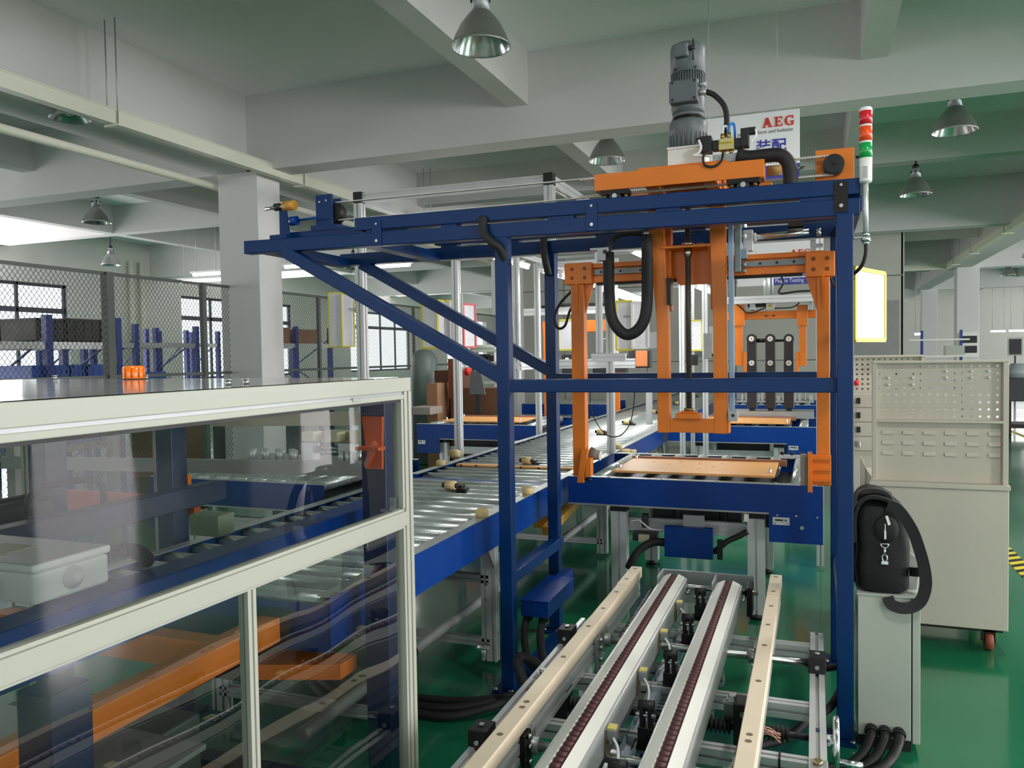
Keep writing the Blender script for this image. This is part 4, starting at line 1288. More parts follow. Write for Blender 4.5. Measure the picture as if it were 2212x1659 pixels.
part(tr, 'air_valve', M('valve_beige2', (170, 166, 140), .5), B(-.99, -.925, 4.71, 4.73, .42, .465), bevel=.002)
part(tr, 'white_hose', WHITE, MB().tube(bez((-1.04, 4.73, .535), (-.99, 4.72, .55), (-.96, 4.71, .535), (-.92, 4.71, .505), (-.87, 4.71, .50), (-.83, 4.71, .505)), .004, 6))
part(tr, 'lift_cylinder', DARK, MB().cyl((-.80, 4.95, .45), (-.80, 4.95, .72), .022, 12).cyl((-.52, 4.95, .45), (-.52, 4.95, .72), .022, 12))
part(tr, 'white_bracket', WHITE, B(-.375, -.35, 4.69, 4.70, .585, .625))
part(tr, 'sensor_strip', ALU, B(-.23, -.06, 5.86, 5.90, .80, .825))
for x in (-.21, -.145, -.08):
    part(tr, 'sensor_cap', IRON, MB().cyl((x, 5.88, .825), (x, 5.88, .845), .014, 12))
pb = part(tr, 'rubber_bumper', TAN, MB().cyl((-1.37, 5.95, .79), (-1.31, 5.95, .79), .03, 16))
transfer(-1.42, .03, 8.30, 'second transfer conveyor beyond the orange U shaped mast on the right', detail=False)
transfer(-1.12, .03, 11.70, 'third and farthest transfer conveyor on the right side', detail=False, plate=False)
tl4 = transfer(-4.05, -2.72, 4.0, 'transfer conveyor seen through the clear panel of the left enclosure', plate=False, detail=False, flip=True)
transfer(-4.19, -2.73, 8.0, 'left transfer conveyor behind the front gantry post with a peach plate', detail=False, flip=True)
transfer(-4.24, -2.88, 11.6, 'farthest transfer conveyor left of the main line', detail=False, plate=False)

# ================================================================ clear panelled machine enclosure at the left
e = thing('machine_enclosure', 'cream aluminium machine enclosure with clear panels filling the lower left', 'enclosure', (-1.10, 2.07, 0), rz=math.radians(-1.9))
EL = -2.55      # near end, behind the camera
ED = -1.62      # back side


def ep(name, mat, mb, par=None, bevel=0., **k):
    return part(par or e, name, mat, mb, bevel, local=True, **k)


ep('top_sheet', TOPG, B(ED, -.002, EL, 0, 1.484, 1.492), bevel=.001)
ep('fascia', FASC, B(-.04, 0, EL, 0, 1.452, 1.492), bevel=.002)
ep('groove_strip', ALUD, B(-.036, -.005, EL, -.02, 1.444, 1.452))
ep('door_bead', FASC, B(-.036, -.001, EL, -.024, 1.430, 1.444), bevel=.002)
ep('gasket', BLACK, B(-.030, -.006, EL, -.024, 1.423, 1.430))
ep('fascia', FASC, B(ED, -.04, -.04, 0, 1.452, 1.484), bevel=.002)
ep('fascia', FASC, B(ED, ED + .04, EL, 0, 1.452, 1.484), bevel=.002)
for x, y in ((-.04, -.04), (ED, -.04), (ED, EL), (-.04, EL)):
    ep('corner_post', FASC, MB().slot((x + .02, y + .02, .02), (x + .02, y + .02, 1.452), .04, g=.008, dep=.006))
ep('post_bead', FASC, B(-.030, -.003, -.052, -.041, 1.115, 1.43), bevel=.001)
ep('post_bead', FASC, B(-.030, -.003, -.052, -.041, .30, 1.06), bevel=.001)
ep('middle_rail', FASC, MB().prof((-.02, EL, 1.086), (-.02, -.04, 1.086), [(-.02, -.02), (.02, -.02), (.02, -.014), (.018, -.012), (.018, .010), (.020, .012), (.02, .02), (-.02, .02)]))
ep('glazing_bead', FASC, B(-.032, -.006, EL, -.041, 1.106, 1.114), bevel=.001)
ep('glazing_bead', FASC, B(-.032, -.004, EL, -.041, 1.058, 1.066), bevel=.001)
ep('mullion', FASC, MB().slot((-.018, -.688, .30), (-.018, -.688, 1.062), .026, .026, g=.006, dep=.004))
ep('mullion', FASC, MB().slot((-.018, -1.55, .30), (-.018, -1.55, 1.062), .026, .026, g=.006, dep=.004))
ep('bottom_rail', FASC, B(-.04, 0, EL, -.04, .26, .30), bevel=.002)
ep('acrylic_pane', ACRYL, B(-.022, -.017, EL, -.041, 1.112, 1.425))
LOWP = glass('warped_acrylic', (.80, .84, .82), 2.6, .012)
_bp = [n for n in LOWP.node_tree.nodes if n.type == 'BUMP'][0]
_bp.inputs['Strength'].default_value = .55
_bp.inputs['Distance'].default_value = .05
for a, b in ((-.675, -.041), (-1.537, -.701), (EL, -1.563)):
    ep('acrylic_pane', LOWP, B(-.022, -.017, a, b, .30, 1.062))
for y, z in ((-.70, 1.04), (-.70, .985)):
    ep('yellow_tape', M('tape_dot', (220, 210, 80), .5), B(-.016, -.0145, y, y + .016, z, z + .012))
hs = [(-.16, -.57), (-.155, -.515), (-1.45, -.02), (-.98, -.05), (-.35, -1.15), (-.9, -1.2)]
for x, y in hs:
    ep('thumb_screw', STEEL, MB().cyl((x, y, 1.492), (x, y, 1.503), .007, 10).cyl((x, y, 1.503), (x, y, 1.506), .010, 10))
ep('door_latch', STEEL, B(-.034, -.020, -.075, -.05, 1.115, 1.15).box(-.05, -.01, -.10, -.045, 1.114, 1.119))
ep('hinge', ALUD, B(-.012, 0.002, -.30, -.26, 1.438, 1.446))

# amber beacon standing on its far edge
bx, by = -2.10, 2.02
t = thing('beacon', 'amber warning beacon standing on the glossy enclosure top', 'beacon', (bx, by, 1.495))
AMB = M('amber_lens', (240, 120, 12), .2, var=0, coat=.5, emit=.25)
part(t, 'lens', AMB, MB().lathe([(.034, 1.494), (.035, 1.498), (.035, 1.529), (.030, 1.536), (.020, 1.537), (0, 1.537)], (bx, by, 0), 10))
part(t, 'foot', BLACK, MB().cyl((bx, by, 1.492), (bx, by, 1.495), .037, 20))
for k in range(10):
    a = 2 * PI * (k + .5) / 10
    part(t, 'lens_rib', M('amber_rib', (200, 90, 10), .3) if k == 0 else bpy.data.materials['amber_rib'], MB().cyl((bx + math.cos(a) * .0335, by + math.sin(a) * .0335, 1.498), (bx + math.cos(a) * .0335, by + math.sin(a) * .0335, 1.529), .0025, 6))

# ---- lifting machine inside
m = thing('lift_machine', 'dark blue lifting frame with orange beams inside the clear enclosure', 'machine', (-2.0, 1.9, 0))
DB = M('dark_blue_paint', (16, 34, 74), .45)
for x, y, h in ((-1.39, 2.26, 1.44), (-2.66, 2.66, 1.44), (-2.67, 2.07, 1.44), (-1.395, 1.04, .94)):
    p = part(m, 'post', DB, B(x, x + .09, y, y + .09, .012, h), bevel=.004)
    part(p, 'foot_plate', DB, B(x - .04, x + .13, y - .04, y + .13, 0, .012))
part(m, 'long_beam', BLUE2, B(-1.56, -1.465, .35, 2.58, .91, 1.032), bevel=.004)
part(m, 'long_beam', DB, B(-2.32, -2.25, 1.2, 2.62, .98, 1.06), bevel=.004)
for x in (-2.50, -2.60):
    part(m, 'carry_roller', DARK, MB().cyl((x, .9, 1.05), (x, 2.0, 1.05), .04, 16))
part(m, 'cross_beam', M('dark_orange', (170, 74, 22), .5), B(-3.5, -2.55, 2.76, 2.80, .86, .945))
part(m, 'cable_bow', RUBBER, MB().tube(bez((-2.45, 1.9, 1.0), (-2.44, 1.9, 1.11), (-2.40, 1.98, 1.14), (-2.36, 2.1, 1.13), (-2.36, 2.12, 1.02)), .012, 8))
part(m, 'fork_beam', ORANGE, B(-1.70, -1.62, .75, 2.12, .635, .715), bevel=.004)
part(m, 'fork_cross', ORANGE, B(-2.6, -1.70, 1.86, 1.93, .625, .712), bevel=.003)
part(m, 'fork_tip', ORANGE, MB().plate([(-1.75, 2.10, .50), (-1.45, 2.20, .50), (-1.45, 2.30, .50), (-1.75, 2.25, .50)], .05))
part(m, 'fork_end', BLACK, B(-1.71, -1.60, 2.12, 2.155, .62, .73))
part(m, 'motor', DARK, MB().cyl((-2.3, 1.5, .35), (-1.9, 1.5, .35), .10, 18))
part(m, 'gear_case', DARK, B(-1.9, -1.72, 1.40, 1.60, .25, .46), bevel=.01)
part(m, 'lower_plate', ALUD, B(-2.4, -1.6, .5, 1.75, .46, .475))
part(m, 'floor_cover_case', DARK, B(-2.62, -1.42, .30, 1.02, .0, .36).box(-2.62, -1.42, 1.16, 2.02, .0, .22), bevel=.006)  # made-up housings, both added to cover bright floor and darken the interior
part(m, 'floor_cover_case', M('green_grey_case', (84, 96, 88), .5), B(-2.45, -1.80, 1.25, 1.95, .222, .45), bevel=.01)
part(m, 'floor_darkening_sheet', DARK, B(-2.62, -1.30, .20, 2.06, .0, .02))  # dark sheet laid over the floor so the enclosure looks shaded inside
part(m, 'base_beam', DB, B(-2.6, -1.4, 2.28, 2.35, .012, .09))
part(m, 'base_beam', DB, B(-1.40, -1.31, 1.13, 2.26, .012, .09))
part(m, 'valve_terminal', M('pale_green_plastic', (150, 164, 140), .5), B(-1.98, -1.86, 2.12, 2.2, .96, 1.03))
ob = part(m, 'clamp_bracket', M('red_orange_paint', (196, 82, 34), .5), MB().plate([(-1.375, 2.245, 1.36), (-1.30, 2.245, 1.36), (-1.305, 2.245, 1.19), (-1.355, 2.245, 1.19)][::-1], -.012).bar((-1.355, 2.235, 1.20), (-1.30, 2.20, 1.28), .012, .02).box(-1.375, -1.29, 2.20, 2.246, 1.255, 1.265))
part(m, 'orange_edge', ORANGE, B(-2.568, -2.56, 2.74, 2.76, .93, 1.05))
# white junction box on the blue beam
t = thing('junction_box', 'white plastic junction box with a round cap sitting on the blue beam', 'junction box', (-1.66, 1.28, 1.034))
part(t, 'box_body', WHITE, B(-1.90, -1.53, 1.19, 1.382, 1.040, 1.108), bevel=.008)
part(t, 'lid', WHITE, B(-1.903, -1.526, 1.186, 1.386, 1.1095, 1.128), bevel=.006)
part(t, 'label', M('label_pale_yellow', (214, 212, 170), .5), B(-1.78, -1.68, 1.24, 1.32, 1.1278, 1.129))
part(t, 'round_cap', WHITE, MB().lathe([(.026, 0), (.026, .004), (.021, .006), (.021, .010), (.014, .012), (.014, .016), (0, .017)], (-1.53, 1.285, 1.078), 20, (1, 0, 0)))
part(t, 'cable_gland', BLACK, MB().cyl((-1.66, 1.19, 1.07), (-1.66, 1.165, 1.07), .022, 12))
part(t, 'foot', WHITE, B(-1.60, -1.56, 1.2, 1.24, 1.033, 1.041).box(-1.60, -1.56, 1.33, 1.37, 1.033, 1.041).box(-1.87, -1.83, 1.2, 1.24, 1.033, 1.041))
hb = bez((-1.58, 1.386, 1.085), (-1.575, 1.44, 1.095), (-1.57, 1.50, 1.08), (-1.57, 1.54, 1.045))
rg = MB().tube(hb, .016, 10)
part(t, 'flexible_hose', RUBBER, rg)
rr = MB()
for q in range(1, len(hb) - 1, 1):
    d = (hb[q + 1] - hb[q - 1]).normalized()
    rr.cyl(hb[q] - d * .002, hb[q] + d * .002, .019, 10)
part(t, 'hose_ribs', RUBBER, rr, kind='stuff')

# ---- grey guard rails beyond the lift
t = thing('guard_frame', 'grey guard rail frame seen through the upper clear panel', 'guard rail', (-2.6, 2.95, 0))
GR = M('guard_grey', (150, 150, 148), .5)
part(t, 'rail', GR, MB().bar((-3.95, 2.93, 1.037), (-1.60, 2.93, 1.085), .03, .062))
part(t, 'rail', M('guard_beige', (186, 176, 160), .5), MB().bar((-2.58, 2.93, 1.278), (-1.62, 2.93, 1.298), .03, .058))
part(t, 'rail', M('guard_beige2', (196, 188, 172), .5), MB().bar((-3.06, 2.93, 1.243), (-2.89, 2.93, 1.252), .03, .03))
part(t, 'post', GR, B(-1.80, -1.735, 2.945, 2.985, .80, 1.33))
part(t, 'post', GR, B(-3.95, -3.89, 2.945, 2.985, 0, 1.30))
part(t, 'post', GR, B(-2.96, -2.90, 2.945, 2.985, 0, 1.30))
part(t, 'bolt', IRON, MB().cyl((-3.0, 2.91, 1.25), (-3.0, 2.918, 1.25), .010, 10).cyl((-2.55, 2.91, 1.28), (-2.55, 2.895, 1.28), .010, 10))

# ---- jig on the left transfer conveyor
t = thing('clamping_jig', 'aluminium jig plate with beige clamp blocks on the conveyor behind the clear panel', 'jig', (-3.2, 4.75, .82))
JB = M('jig_beige', (226, 216, 186), .5)
part(t, 'base_plate', ALUD, B(-3.85, -2.75, 4.5, 4.95, .822, .845), bevel=.002)
part(t, 'clamp_bar', JB, B(-3.22, -2.80, 4.72, 4.84, .965, 1.045), bevel=.004)
for i in range(3):
    part(t, 'clamp_head', JB, B(-3.30 + i * .19, -3.20 + i * .19, 4.60, 4.70, .985, 1.05), bevel=.004)
for i in range(2):
    part(t, 'support_block', ALU, B(-3.32 + i * .30, -3.23 + i * .30, 4.62, 4.72, .845, .975), bevel=.003)
part(t, 'tie_rod', STEEL, MB().cyl((-3.23, 4.66, .91), (-3.02, 4.66, .91), .012, 10).cyl((-3.23, 4.68, .935), (-3.02, 4.68, .935), .014, 10))
for i in range(7):
    part(t, 'round_stud', ALU, MB().cyl((-3.72 + i * .058, 4.62 + (i % 2) * .05, .845), (-3.72 + i * .058, 4.62 + (i % 2) * .05, .92), .022, 12))
for i in range(5):
    part(t, 'round_stud', ALU, MB().cyl((-2.98 + i * .045, 4.60, .845), (-2.98 + i * .045, 4.60, .925), .018, 12))
part(t, 'front_studs', STEEL, MB().cyl((-2.80, 4.54, .845), (-2.80, 4.54, .96), .012, 10).cyl((-2.76, 4.58, .845), (-2.76, 4.58, .93), .010, 10))

# ================================================================ things at the right
# grey electrical box
t = thing('electrical_box', 'slim grey electrical box standing on the floor right of the gantry post', 'electrical box', (.265, 3.46, 0))
part(t, 'box_body', EBOX, B(.158, .345, 3.35, 3.58, .045, .60), bevel=.002)
part(t, 'door_edge', EBOX, B(.350, .377, 3.352, 3.58, .035, .597), bevel=.002)
part(t, 'door_gasket', BLACK, B(.345, .350, 3.356, 3.575, .045, .59))
part(t, 'plinth', BLACK, B(.165, .345, 3.355, 3.57, 0, .045))
part(t, 'top_cover', EBOX, B(.154, .379, 3.345, 3.585, .60, .606), bevel=.001)
for i, (x, ex, ey) in enumerate(((.205, .02, 3.05), (.252, .03, 3.0), (.302, .05, 2.95))):
    part(t, 'hose_nut', BLACK, MB().cyl((x, 3.35, .075), (x, 3.318, .072), .022, 12).cyl((x, 3.33, .074), (x, 3.326, .074), .025, 12))
    pts = bez((x, 3.32, .072), (x - .01, 3.27, .062), (x - .04, 3.20, .035), (x - .09, 3.13, .022), (ex + .02, ey + .03, .022), (ex - .1, ey - .05, .022), (ex - .22, ey - .08, .022), n=10)
    hz = part(t, 'conduit', RUBBER, MB().tube(pts, .0165, 10))
    rr = MB()
    for q in range(1, len(pts) - 1):
        d = (pts[q + 1] - pts[q - 1]).normalized()
        for f in (0, .33, .66):
            c = pts[q].lerp(pts[q + 1], f)
            rr.cyl(c - d * .0012, c + d * .0012, .0185, 10)
    part(hz, 'conduit_ribs', BLACK, rr, kind='stuff')


def loft(secs, n=20, p=3.0):
    """superellipse sections (cx, cy, z, rx, ry) skinned into one closed body"""
    mb = MB()
    vs, fs = [], []
    for cx, cy, z, rx, ry in secs:
        for i in range(n):
            a = 2 * PI * i / n
            ca, sa = math.cos(a), math.sin(a)
            vs.append((cx + rx * math.copysign(abs(ca) ** (2 / p), ca), cy + ry * math.copysign(abs(sa) ** (2 / p), sa), z))
    for k in range(len(secs) - 1):
        fs += [(k * n + i, k * n + (i + 1) % n, (k + 1) * n + (i + 1) % n, (k + 1) * n + i) for i in range(n)]
    fs += [tuple(range(n))[::-1], tuple((len(secs) - 1) * n + i for i in range(n))]
    return mb.add(vs, fs, True)


BAGM = M('bag_fabric', (16, 16, 18), .75, var=.2, vs=20, bump=.15, bs=300)
STRAP = M('webbing', (26, 26, 28), .6, bump=.1, bs=400)
CHROME = M('chrome', (214, 214, 218), .15, 1., var=0)
b = thing('laptop_bag', 'black fabric laptop bag with hanging strap standing on the grey electrical box', 'bag', (.25, 3.50, .607))
part(b, 'bag_body', BAGM, loft([(.25, 3.52, .608, .080, .15), (.25, 3.52, .622, .096, .165), (.247, 3.52, .70, .100, .17), (.252, 3.52, .78, .098, .17), (.243, 3.52, .87, .097, .165), (.240, 3.52, .925, .090, .155), (.230, 3.52, .955, .066, .14)], p=4.5))
part(b, 'front_pocket', BAGM, loft([(.16, 3.55, .62, .03, .10), (.155, 3.55, .70, .036, .11), (.158, 3.55, .82, .034, .11), (.165, 3.55, .88, .02, .10)]))
part(b, 'flap', BAGM, MB().ribbon(bez((.150, 3.50, .80), (.150, 3.50, .90), (.168, 3.50, .955), (.20, 3.50, .978), (.25, 3.50, .975), (.295, 3.50, .950), n=4), (0, 1, 0), .29, .012))
part(b, 'end_gusset', BAGM, MB().ball((.258, 3.355, .86), .045, 12, 8, (1, .5, 1.2)))
part(b, 'handle', STRAP, MB().ribbon(bez((.165, 3.44, .93), (.17, 3.42, .985), (.21, 3.42, 1.0), (.26, 3.42, .99), (.285, 3.43, .95)), (0, 1, 0), .05, .014))
part(b, 'shoulder_strap', STRAP, MB().tube(bez((.262, 3.345, .955), (.30, 3.335, .94), (.345, 3.33, .87), (.372, 3.33, .79), (.388, 3.33, .72), (.392, 3.33, .66), (.378, 3.33, .605), (.35, 3.33, .575), (.31, 3.33, .565), (.275, 3.335, .575), (.262, 3.34, .60), n=6), .1, flat=(.008, .042)))
part(b, 'strap_end', STRAP, MB().ribbon(bez((.345, 3.40, .69), (.365, 3.36, .70), (.378, 3.335, .71)), (0, .3, 1), .034, .005))
dr = MB().tube([(.252 + math.cos(a) * .014, 3.338, .805 + math.sin(a) * .014) for a in [PI + PI * i / 10 for i in range(11)]], .0025, 6)
dr.cyl((.236, 3.338, .806), (.268, 3.338, .806), .0028, 6)
part(b, 'd_ring', CHROME, dr)
part(b, 'snap_hook', CHROME, MB().cyl((.252, 3.335, .79), (.252, 3.335, .765), .0045, 8).tube([(.252 + math.sin(a) * .009, 3.335, .752 + math.cos(a) * .014) for a in [2 * PI * i / 12 for i in range(12)]], .0028, 6, closed=True).box(.240, .264, 3.332, 3.338, .728, .740))
part(b, 'zip_puller', CHROME, B(.250, .257, 3.333, 3.337, .825, .862).box(.252, .255, 3.333, 3.337, .862, .885))
part(b, 'white_tag', WHITE, MB().plate([(.253, 3.33, .915), (.262, 3.33, .917), (.272, 3.325, .885), (.263, 3.325, .880)], .002))
part(b, 'folded_paper', PAPER, MB().plate([(.345, 3.43, .61), (.372, 3.41, .62), (.385, 3.42, .73), (.352, 3.44, .755)], .003))

# tool cabinet with pegboard
cb = thing('tool_cabinet', 'large beige steel tool cabinet with a perforated back panel at the right', 'cabinet', (.59, 4.85, 0))
X0, X1, YC = .276, .915, 4.60


def perforated(par, x0, x1, z0, z1, y, nx, nz, hs, mat, t=.002):
    """sheet with a grid of real square holes"""
    mb = MB()
    cw, ch = (x1 - x0) / nx, (z1 - z0) / nz
    for i in range(nx):
        for k in range(nz):
            a, b_ = x0 + i * cw, x0 + (i + 1) * cw
            c, d = z0 + k * ch, z0 + (k + 1) * ch
            hx0, hx1 = (a + b_) / 2 - hs / 2, (a + b_) / 2 + hs / 2
            hz0, hz1 = (c + d) / 2 - hs / 2, (c + d) / 2 + hs / 2
            o = [(a, c), (b_, c), (b_, d), (a, d)]
            h = [(hx0, hz0), (hx1, hz0), (hx1, hz1), (hx0, hz1)]
            vs = [(px, y, pz) for px, pz in o] + [(px, y, pz) for px, pz in h] + [(px, y + t, pz) for px, pz in h]
            fs = [(q, (q + 1) % 4, 4 + (q + 1) % 4, 4 + q) for q in range(4)] + [(4 + q, 4 + (q + 1) % 4, 8 + (q + 1) % 4, 8 + q) for q in range(4)]
            mb.add(vs, fs)
    return part(par, 'perforated_panel', mat, mb)


part(cb, 'cabinet_body', CABG, B(X0, X1, YC, YC + .50, .116, .83), bevel=.004)
part(cb, 'top_lip', CABG, B(X0 - .004, X1 + .004, YC - .012, YC + .50, .832, .858), bevel=.003)
for x0, x1 in ((X0 + .012, X0 + .034), (X1 - .026, X1 - .002)):
    part(cb, 'frame_post', CABG, B(x0, x1, YC + .01, YC + .05, .858, 1.487), bevel=.002)
part(cb, 'top_rail', CABG, B(X0 + .012, X1 - .002, YC + .005, YC + .052, 1.477, 1.489), bevel=.002)
part(cb, 'divider_rail', CABG, B(X0 + .034, X1 - .026, YC + .01, YC + .05, 1.168, 1.182).box(X0 + .034, X1 - .026, YC + .006, YC + .012, 1.170, 1.174), bevel=.001)
perforated(cb, X0 + .034, X1 - .026, 1.182, 1.477, YC + .046, 15, 8, .011, CABG)
part(cb, 'louver_panel', CABG, B(X0 + .034, X1 - .026, YC + .046, YC + .049, .858, 1.168))
lv = None
for k, z in enumerate((1.115, 1.060, 1.005)):
    for i in range(6):
        x = X0 + .062 + i * .0985
        part(cb, 'louver', CABG, MB().prof((x, YC + .046, z), (x + .054, YC + .046, z), [(0, -.010), (-.010, -.010), (-.002, .008), (0, .008)], up=(0, 0, 1)))
for i, z in ((1, 1.40), (1, 1.365), (4, 1.40), (4, 1.365), (8, 1.433), (8, 1.40), (11, 1.433), (11, 1.40), (13, 1.433), (13, 1.40)):
    x = X0 + .034 + (X1 - X0 - .06) * (i + .5) / 15
    part(cb, 'tool_hook', WHITE, MB().ball((x, YC + .038, z), .0075, 8, 6))
part(cb, 'left_bracket', CABG, MB().plate([(X0 - .020, YC + .10, .83), (X0 + .012, YC + .01, .83), (X0 + .012, YC + .01, .87), (X0 - .020, YC + .10, .93)], .004))
part(cb, 'shelf_side', CABG, B(X0 - .024, X0 - .018, YC + .08, YC + .48, .25, .93))
for x, y in ((X1 - .08, YC + .05), (X0 + .08, YC + .05), (X1 - .08, YC + .43), (X0 + .08, YC + .43)):
    w = part(cb, 'caster_fork', IRON, B(x - .028, x + .028, y - .03, y + .03, .095, .116).box(x - .028, x - .022, y - .025, y + .03, .04, .10).box(x + .022, x + .028, y - .025, y + .03, .04, .10))
    part(w, 'caster_wheel', M('caster_brown', (140, 70, 46), .55) if x > .8 and y < 4.7 else bpy.data.materials['caster_brown'], MB().cyl((x - .018, y, .047), (x + .018, y, .047), .047, 20))
part(cb, 'bottom_tray', IRON, B(X0 + .02, X1 - .02, YC + .02, YC + .48, .100, .116))

# second cabinet behind
c2 = thing('drawer_cabinet', 'second beige cabinet with black knobs partly hidden behind the gantry post', 'cabinet', (.45, 6.2, 0))
part(c2, 'cabinet_body', CABG, B(.24, .90, 6.02, 6.5, .10, 1.235), bevel=.004)
perforated(c2, .262, .69, 1.262, 1.50, 6.06, 12, 7, .012, CABG)
part(c2, 'back_sheet', M('peg_back', (120, 122, 116), .6), B(.262, .69, 6.09, 6.095, 1.262, 1.50))
part(c2, 'top_rail', CABG, B(.24, .70, 6.02, 6.07, 1.50, 1.512))
part(c2, 'frame_post', CABG, B(.24, .262, 6.03, 6.07, 1.235, 1.512))
part(c2, 'frame_post', CABG, B(.68, .70, 6.03, 6.07, 1.235, 1.512))
part(c2, 'panel_lip', CABG, B(.24, .70, 6.01, 6.05, 1.235, 1.262))
for k, z in enumerate((1.20, 1.10, 1.0, .90)):
    d = part(c2, 'drawer_front', CABG, B(.255, .88, 6.008, 6.02, z - .045, z + .045), bevel=.002)
    part(d, 'drawer_knob', BLACK if k < 3 else STEEL, B(.275, .300, 5.985, 6.008, z - .02, z + .02), bevel=.003)
part(c2, 'red_tool', RED, MB().cyl((.262, 6.04, 1.322), (.292, 6.04, 1.322), .018, 12))
for x in (.32, .82):
    part(c2, 'caster', IRON, MB().cyl((x - .015, 6.1, .05), (x + .015, 6.1, .05), .05, 14).box(x - .02, x + .02, 6.07, 6.13, .05, .10))
part(c2, 'orange_knob', ORANGE, MB().cyl((.235, 6.03, .86), (.215, 6.03, .86), .02, 12))

# ---- far right hall: black banded column wrap, machine cart, monitor
t = thing('column_label', 'black double stripe plate on the far right column', 'sign', (4.06, 25.59, 1.7))
part(t, 'plate', WHITE, B(3.84, 4.30, 25.57, 25.6, 1.30, 2.0))
for z in (1.52, 1.80):
    part(t, 'black_band', BLACK, B(3.88, 4.28, 25.56, 25.57, z - .10, z + .10))
t = thing('test_cart', 'dark machine cart wrapped in clear film at the right edge of the view', 'cart', (3.4, 16.2, 0))
part(t, 'cart_body', DARK, B(3.15, 3.75, 16.0, 16.6, .62, 1.02), bevel=.01)
part(t, 'wrapped_load', M('plastic_film', (170, 176, 180), .15, coat=.6, bump=.6, bs=14), loft([(3.42, 16.25, 1.022, .25, .22), (3.42, 16.25, 1.16, .24, .2), (3.40, 16.25, 1.27, .15, .16)]))
part(t, 'cart_base', IRON, B(3.15, 3.75, 16.0, 16.6, .15, .22))
for x in (3.19, 3.71):
    for y in (16.04, 16.56):
        part(t, 'cart_leg', IRON, B(x - .02, x + .02, y - .02, y + .02, .09, .62))
        part(t, 'cart_wheel', BLACK, MB().cyl((x - .02, y, .05), (x + .02, y, .05), .05, 14))
t = thing('monitor', 'small dark monitor on a stand far down the hall at right', 'monitor', (5.55, 27.0, 1.3))
part(t, 'screen', BLACK, B(5.35, 5.65, 26.98, 27.0, 1.35, 1.80))
part(t, 'bezel', EBOX, B(5.31, 5.69, 27.0, 27.05, 1.30, 1.85))
part(t, 'stand', DARK, B(5.48, 5.52, 27.0, 27.06, 0, 1.32).box(5.3, 5.7, 26.9, 27.2, 0, .03))
t = thing('hall_shelf', 'low white shelf with blue posts far behind the tool cabinet', 'shelf', (2.9, 22, 0))
for x in (2.45, 3.3):
    part(t, 'shelf_post', RACKB, B(x, x + .06, 21.9, 21.96, 0, 2.0))
for z in (1.35, 1.75):
    part(t, 'shelf_board', WHITE, B(2.2, 3.5, 21.8, 22.3, z, z + .04))
part(t, 'shelf_crate', EBOX, B(3.0, 3.4, 21.85, 22.25, 1.39, 1.62))

# ================================================================ hanging signs
SIGNW = M('sign_white', (252, 252, 254), .4, var=0)
SIGNR = M('sign_red', (222, 58, 40), .5, var=0)
SIGNB = M('sign_blue', (62, 66, 170), .45, var=0)
INK = M('sign_ink', (60, 60, 66), .5, var=0)
t = thing('hanging_sign', 'white sign board with red letters and blue Chinese characters hung behind the motor', 'sign', (-.55, 7.3, 3.03))
YS_ = 7.30
a, b = at(1528, 258, Y=YS_), at(1728, 384, Y=YS_)
part(t, 'board', SIGNW, B(-1.02, b.x, YS_, YS_ + .012, 3.028, 3.614), bevel=.001)


def serif_letters(par, x, z, h, y, mat):
    """slab serif A E G from outlines"""
    def ps(p, dx): return [(x + dx + q[0] * h, y - .002, z + q[1] * h) for q in p]
    W_ = 1.16
    A = [[(0, 0), (.34, 0), (.34, .10), (.27, .10), (.31, .26), (.60, .26), (.65, .10), (.56, .10), (.56, 0), (1.0, 0), (1.0, .10), (.90, .10), (.60, 1.0), (.36, 1.0), (.08, .10), (0, .10)]]
    E = [[(0, 0), (.82, 0), (.84, .30), (.74, .30), (.70, .12), (.36, .12), (.36, .46), (.52, .46), (.54, .36), (.62, .36), (.62, .68), (.54, .68), (.52, .57), (.36, .57), (.36, .88), (.68, .88), (.72, .72), (.81, .72), (.80, 1.0), (0, 1.0), (0, .90), (.12, .90), (.12, .10), (0, .10)]]
    G = [[(.95, .45), (.52, .45), (.52, .36), (.68, .36), (.68, .16), (.56, .11), (.42, .12), (.30, .24), (.26, .50), (.30, .76), (.42, .88), (.56, .89), (.68, .84), (.76, .68), (.86, .68), (.86, 1.0), (.78, 1.0), (.74, .95), (.56, 1.02), (.36, 1.0), (.14, .86), (.02, .62), (.02, .38), (.14, .14), (.36, 0), (.56, -.02), (.76, .04), (.80, 0), (.88, 0), (.88, .36), (.95, .36)]]
    dx = 0
    for L in (A, E, G):
        bm_ = MB()
        for p in L:
            pts = ps(p, dx * h)
            bm_.plate(pts, .003)
        part(par, 'letter', mat, bm_)
        dx += W_ if L is A else 1.02


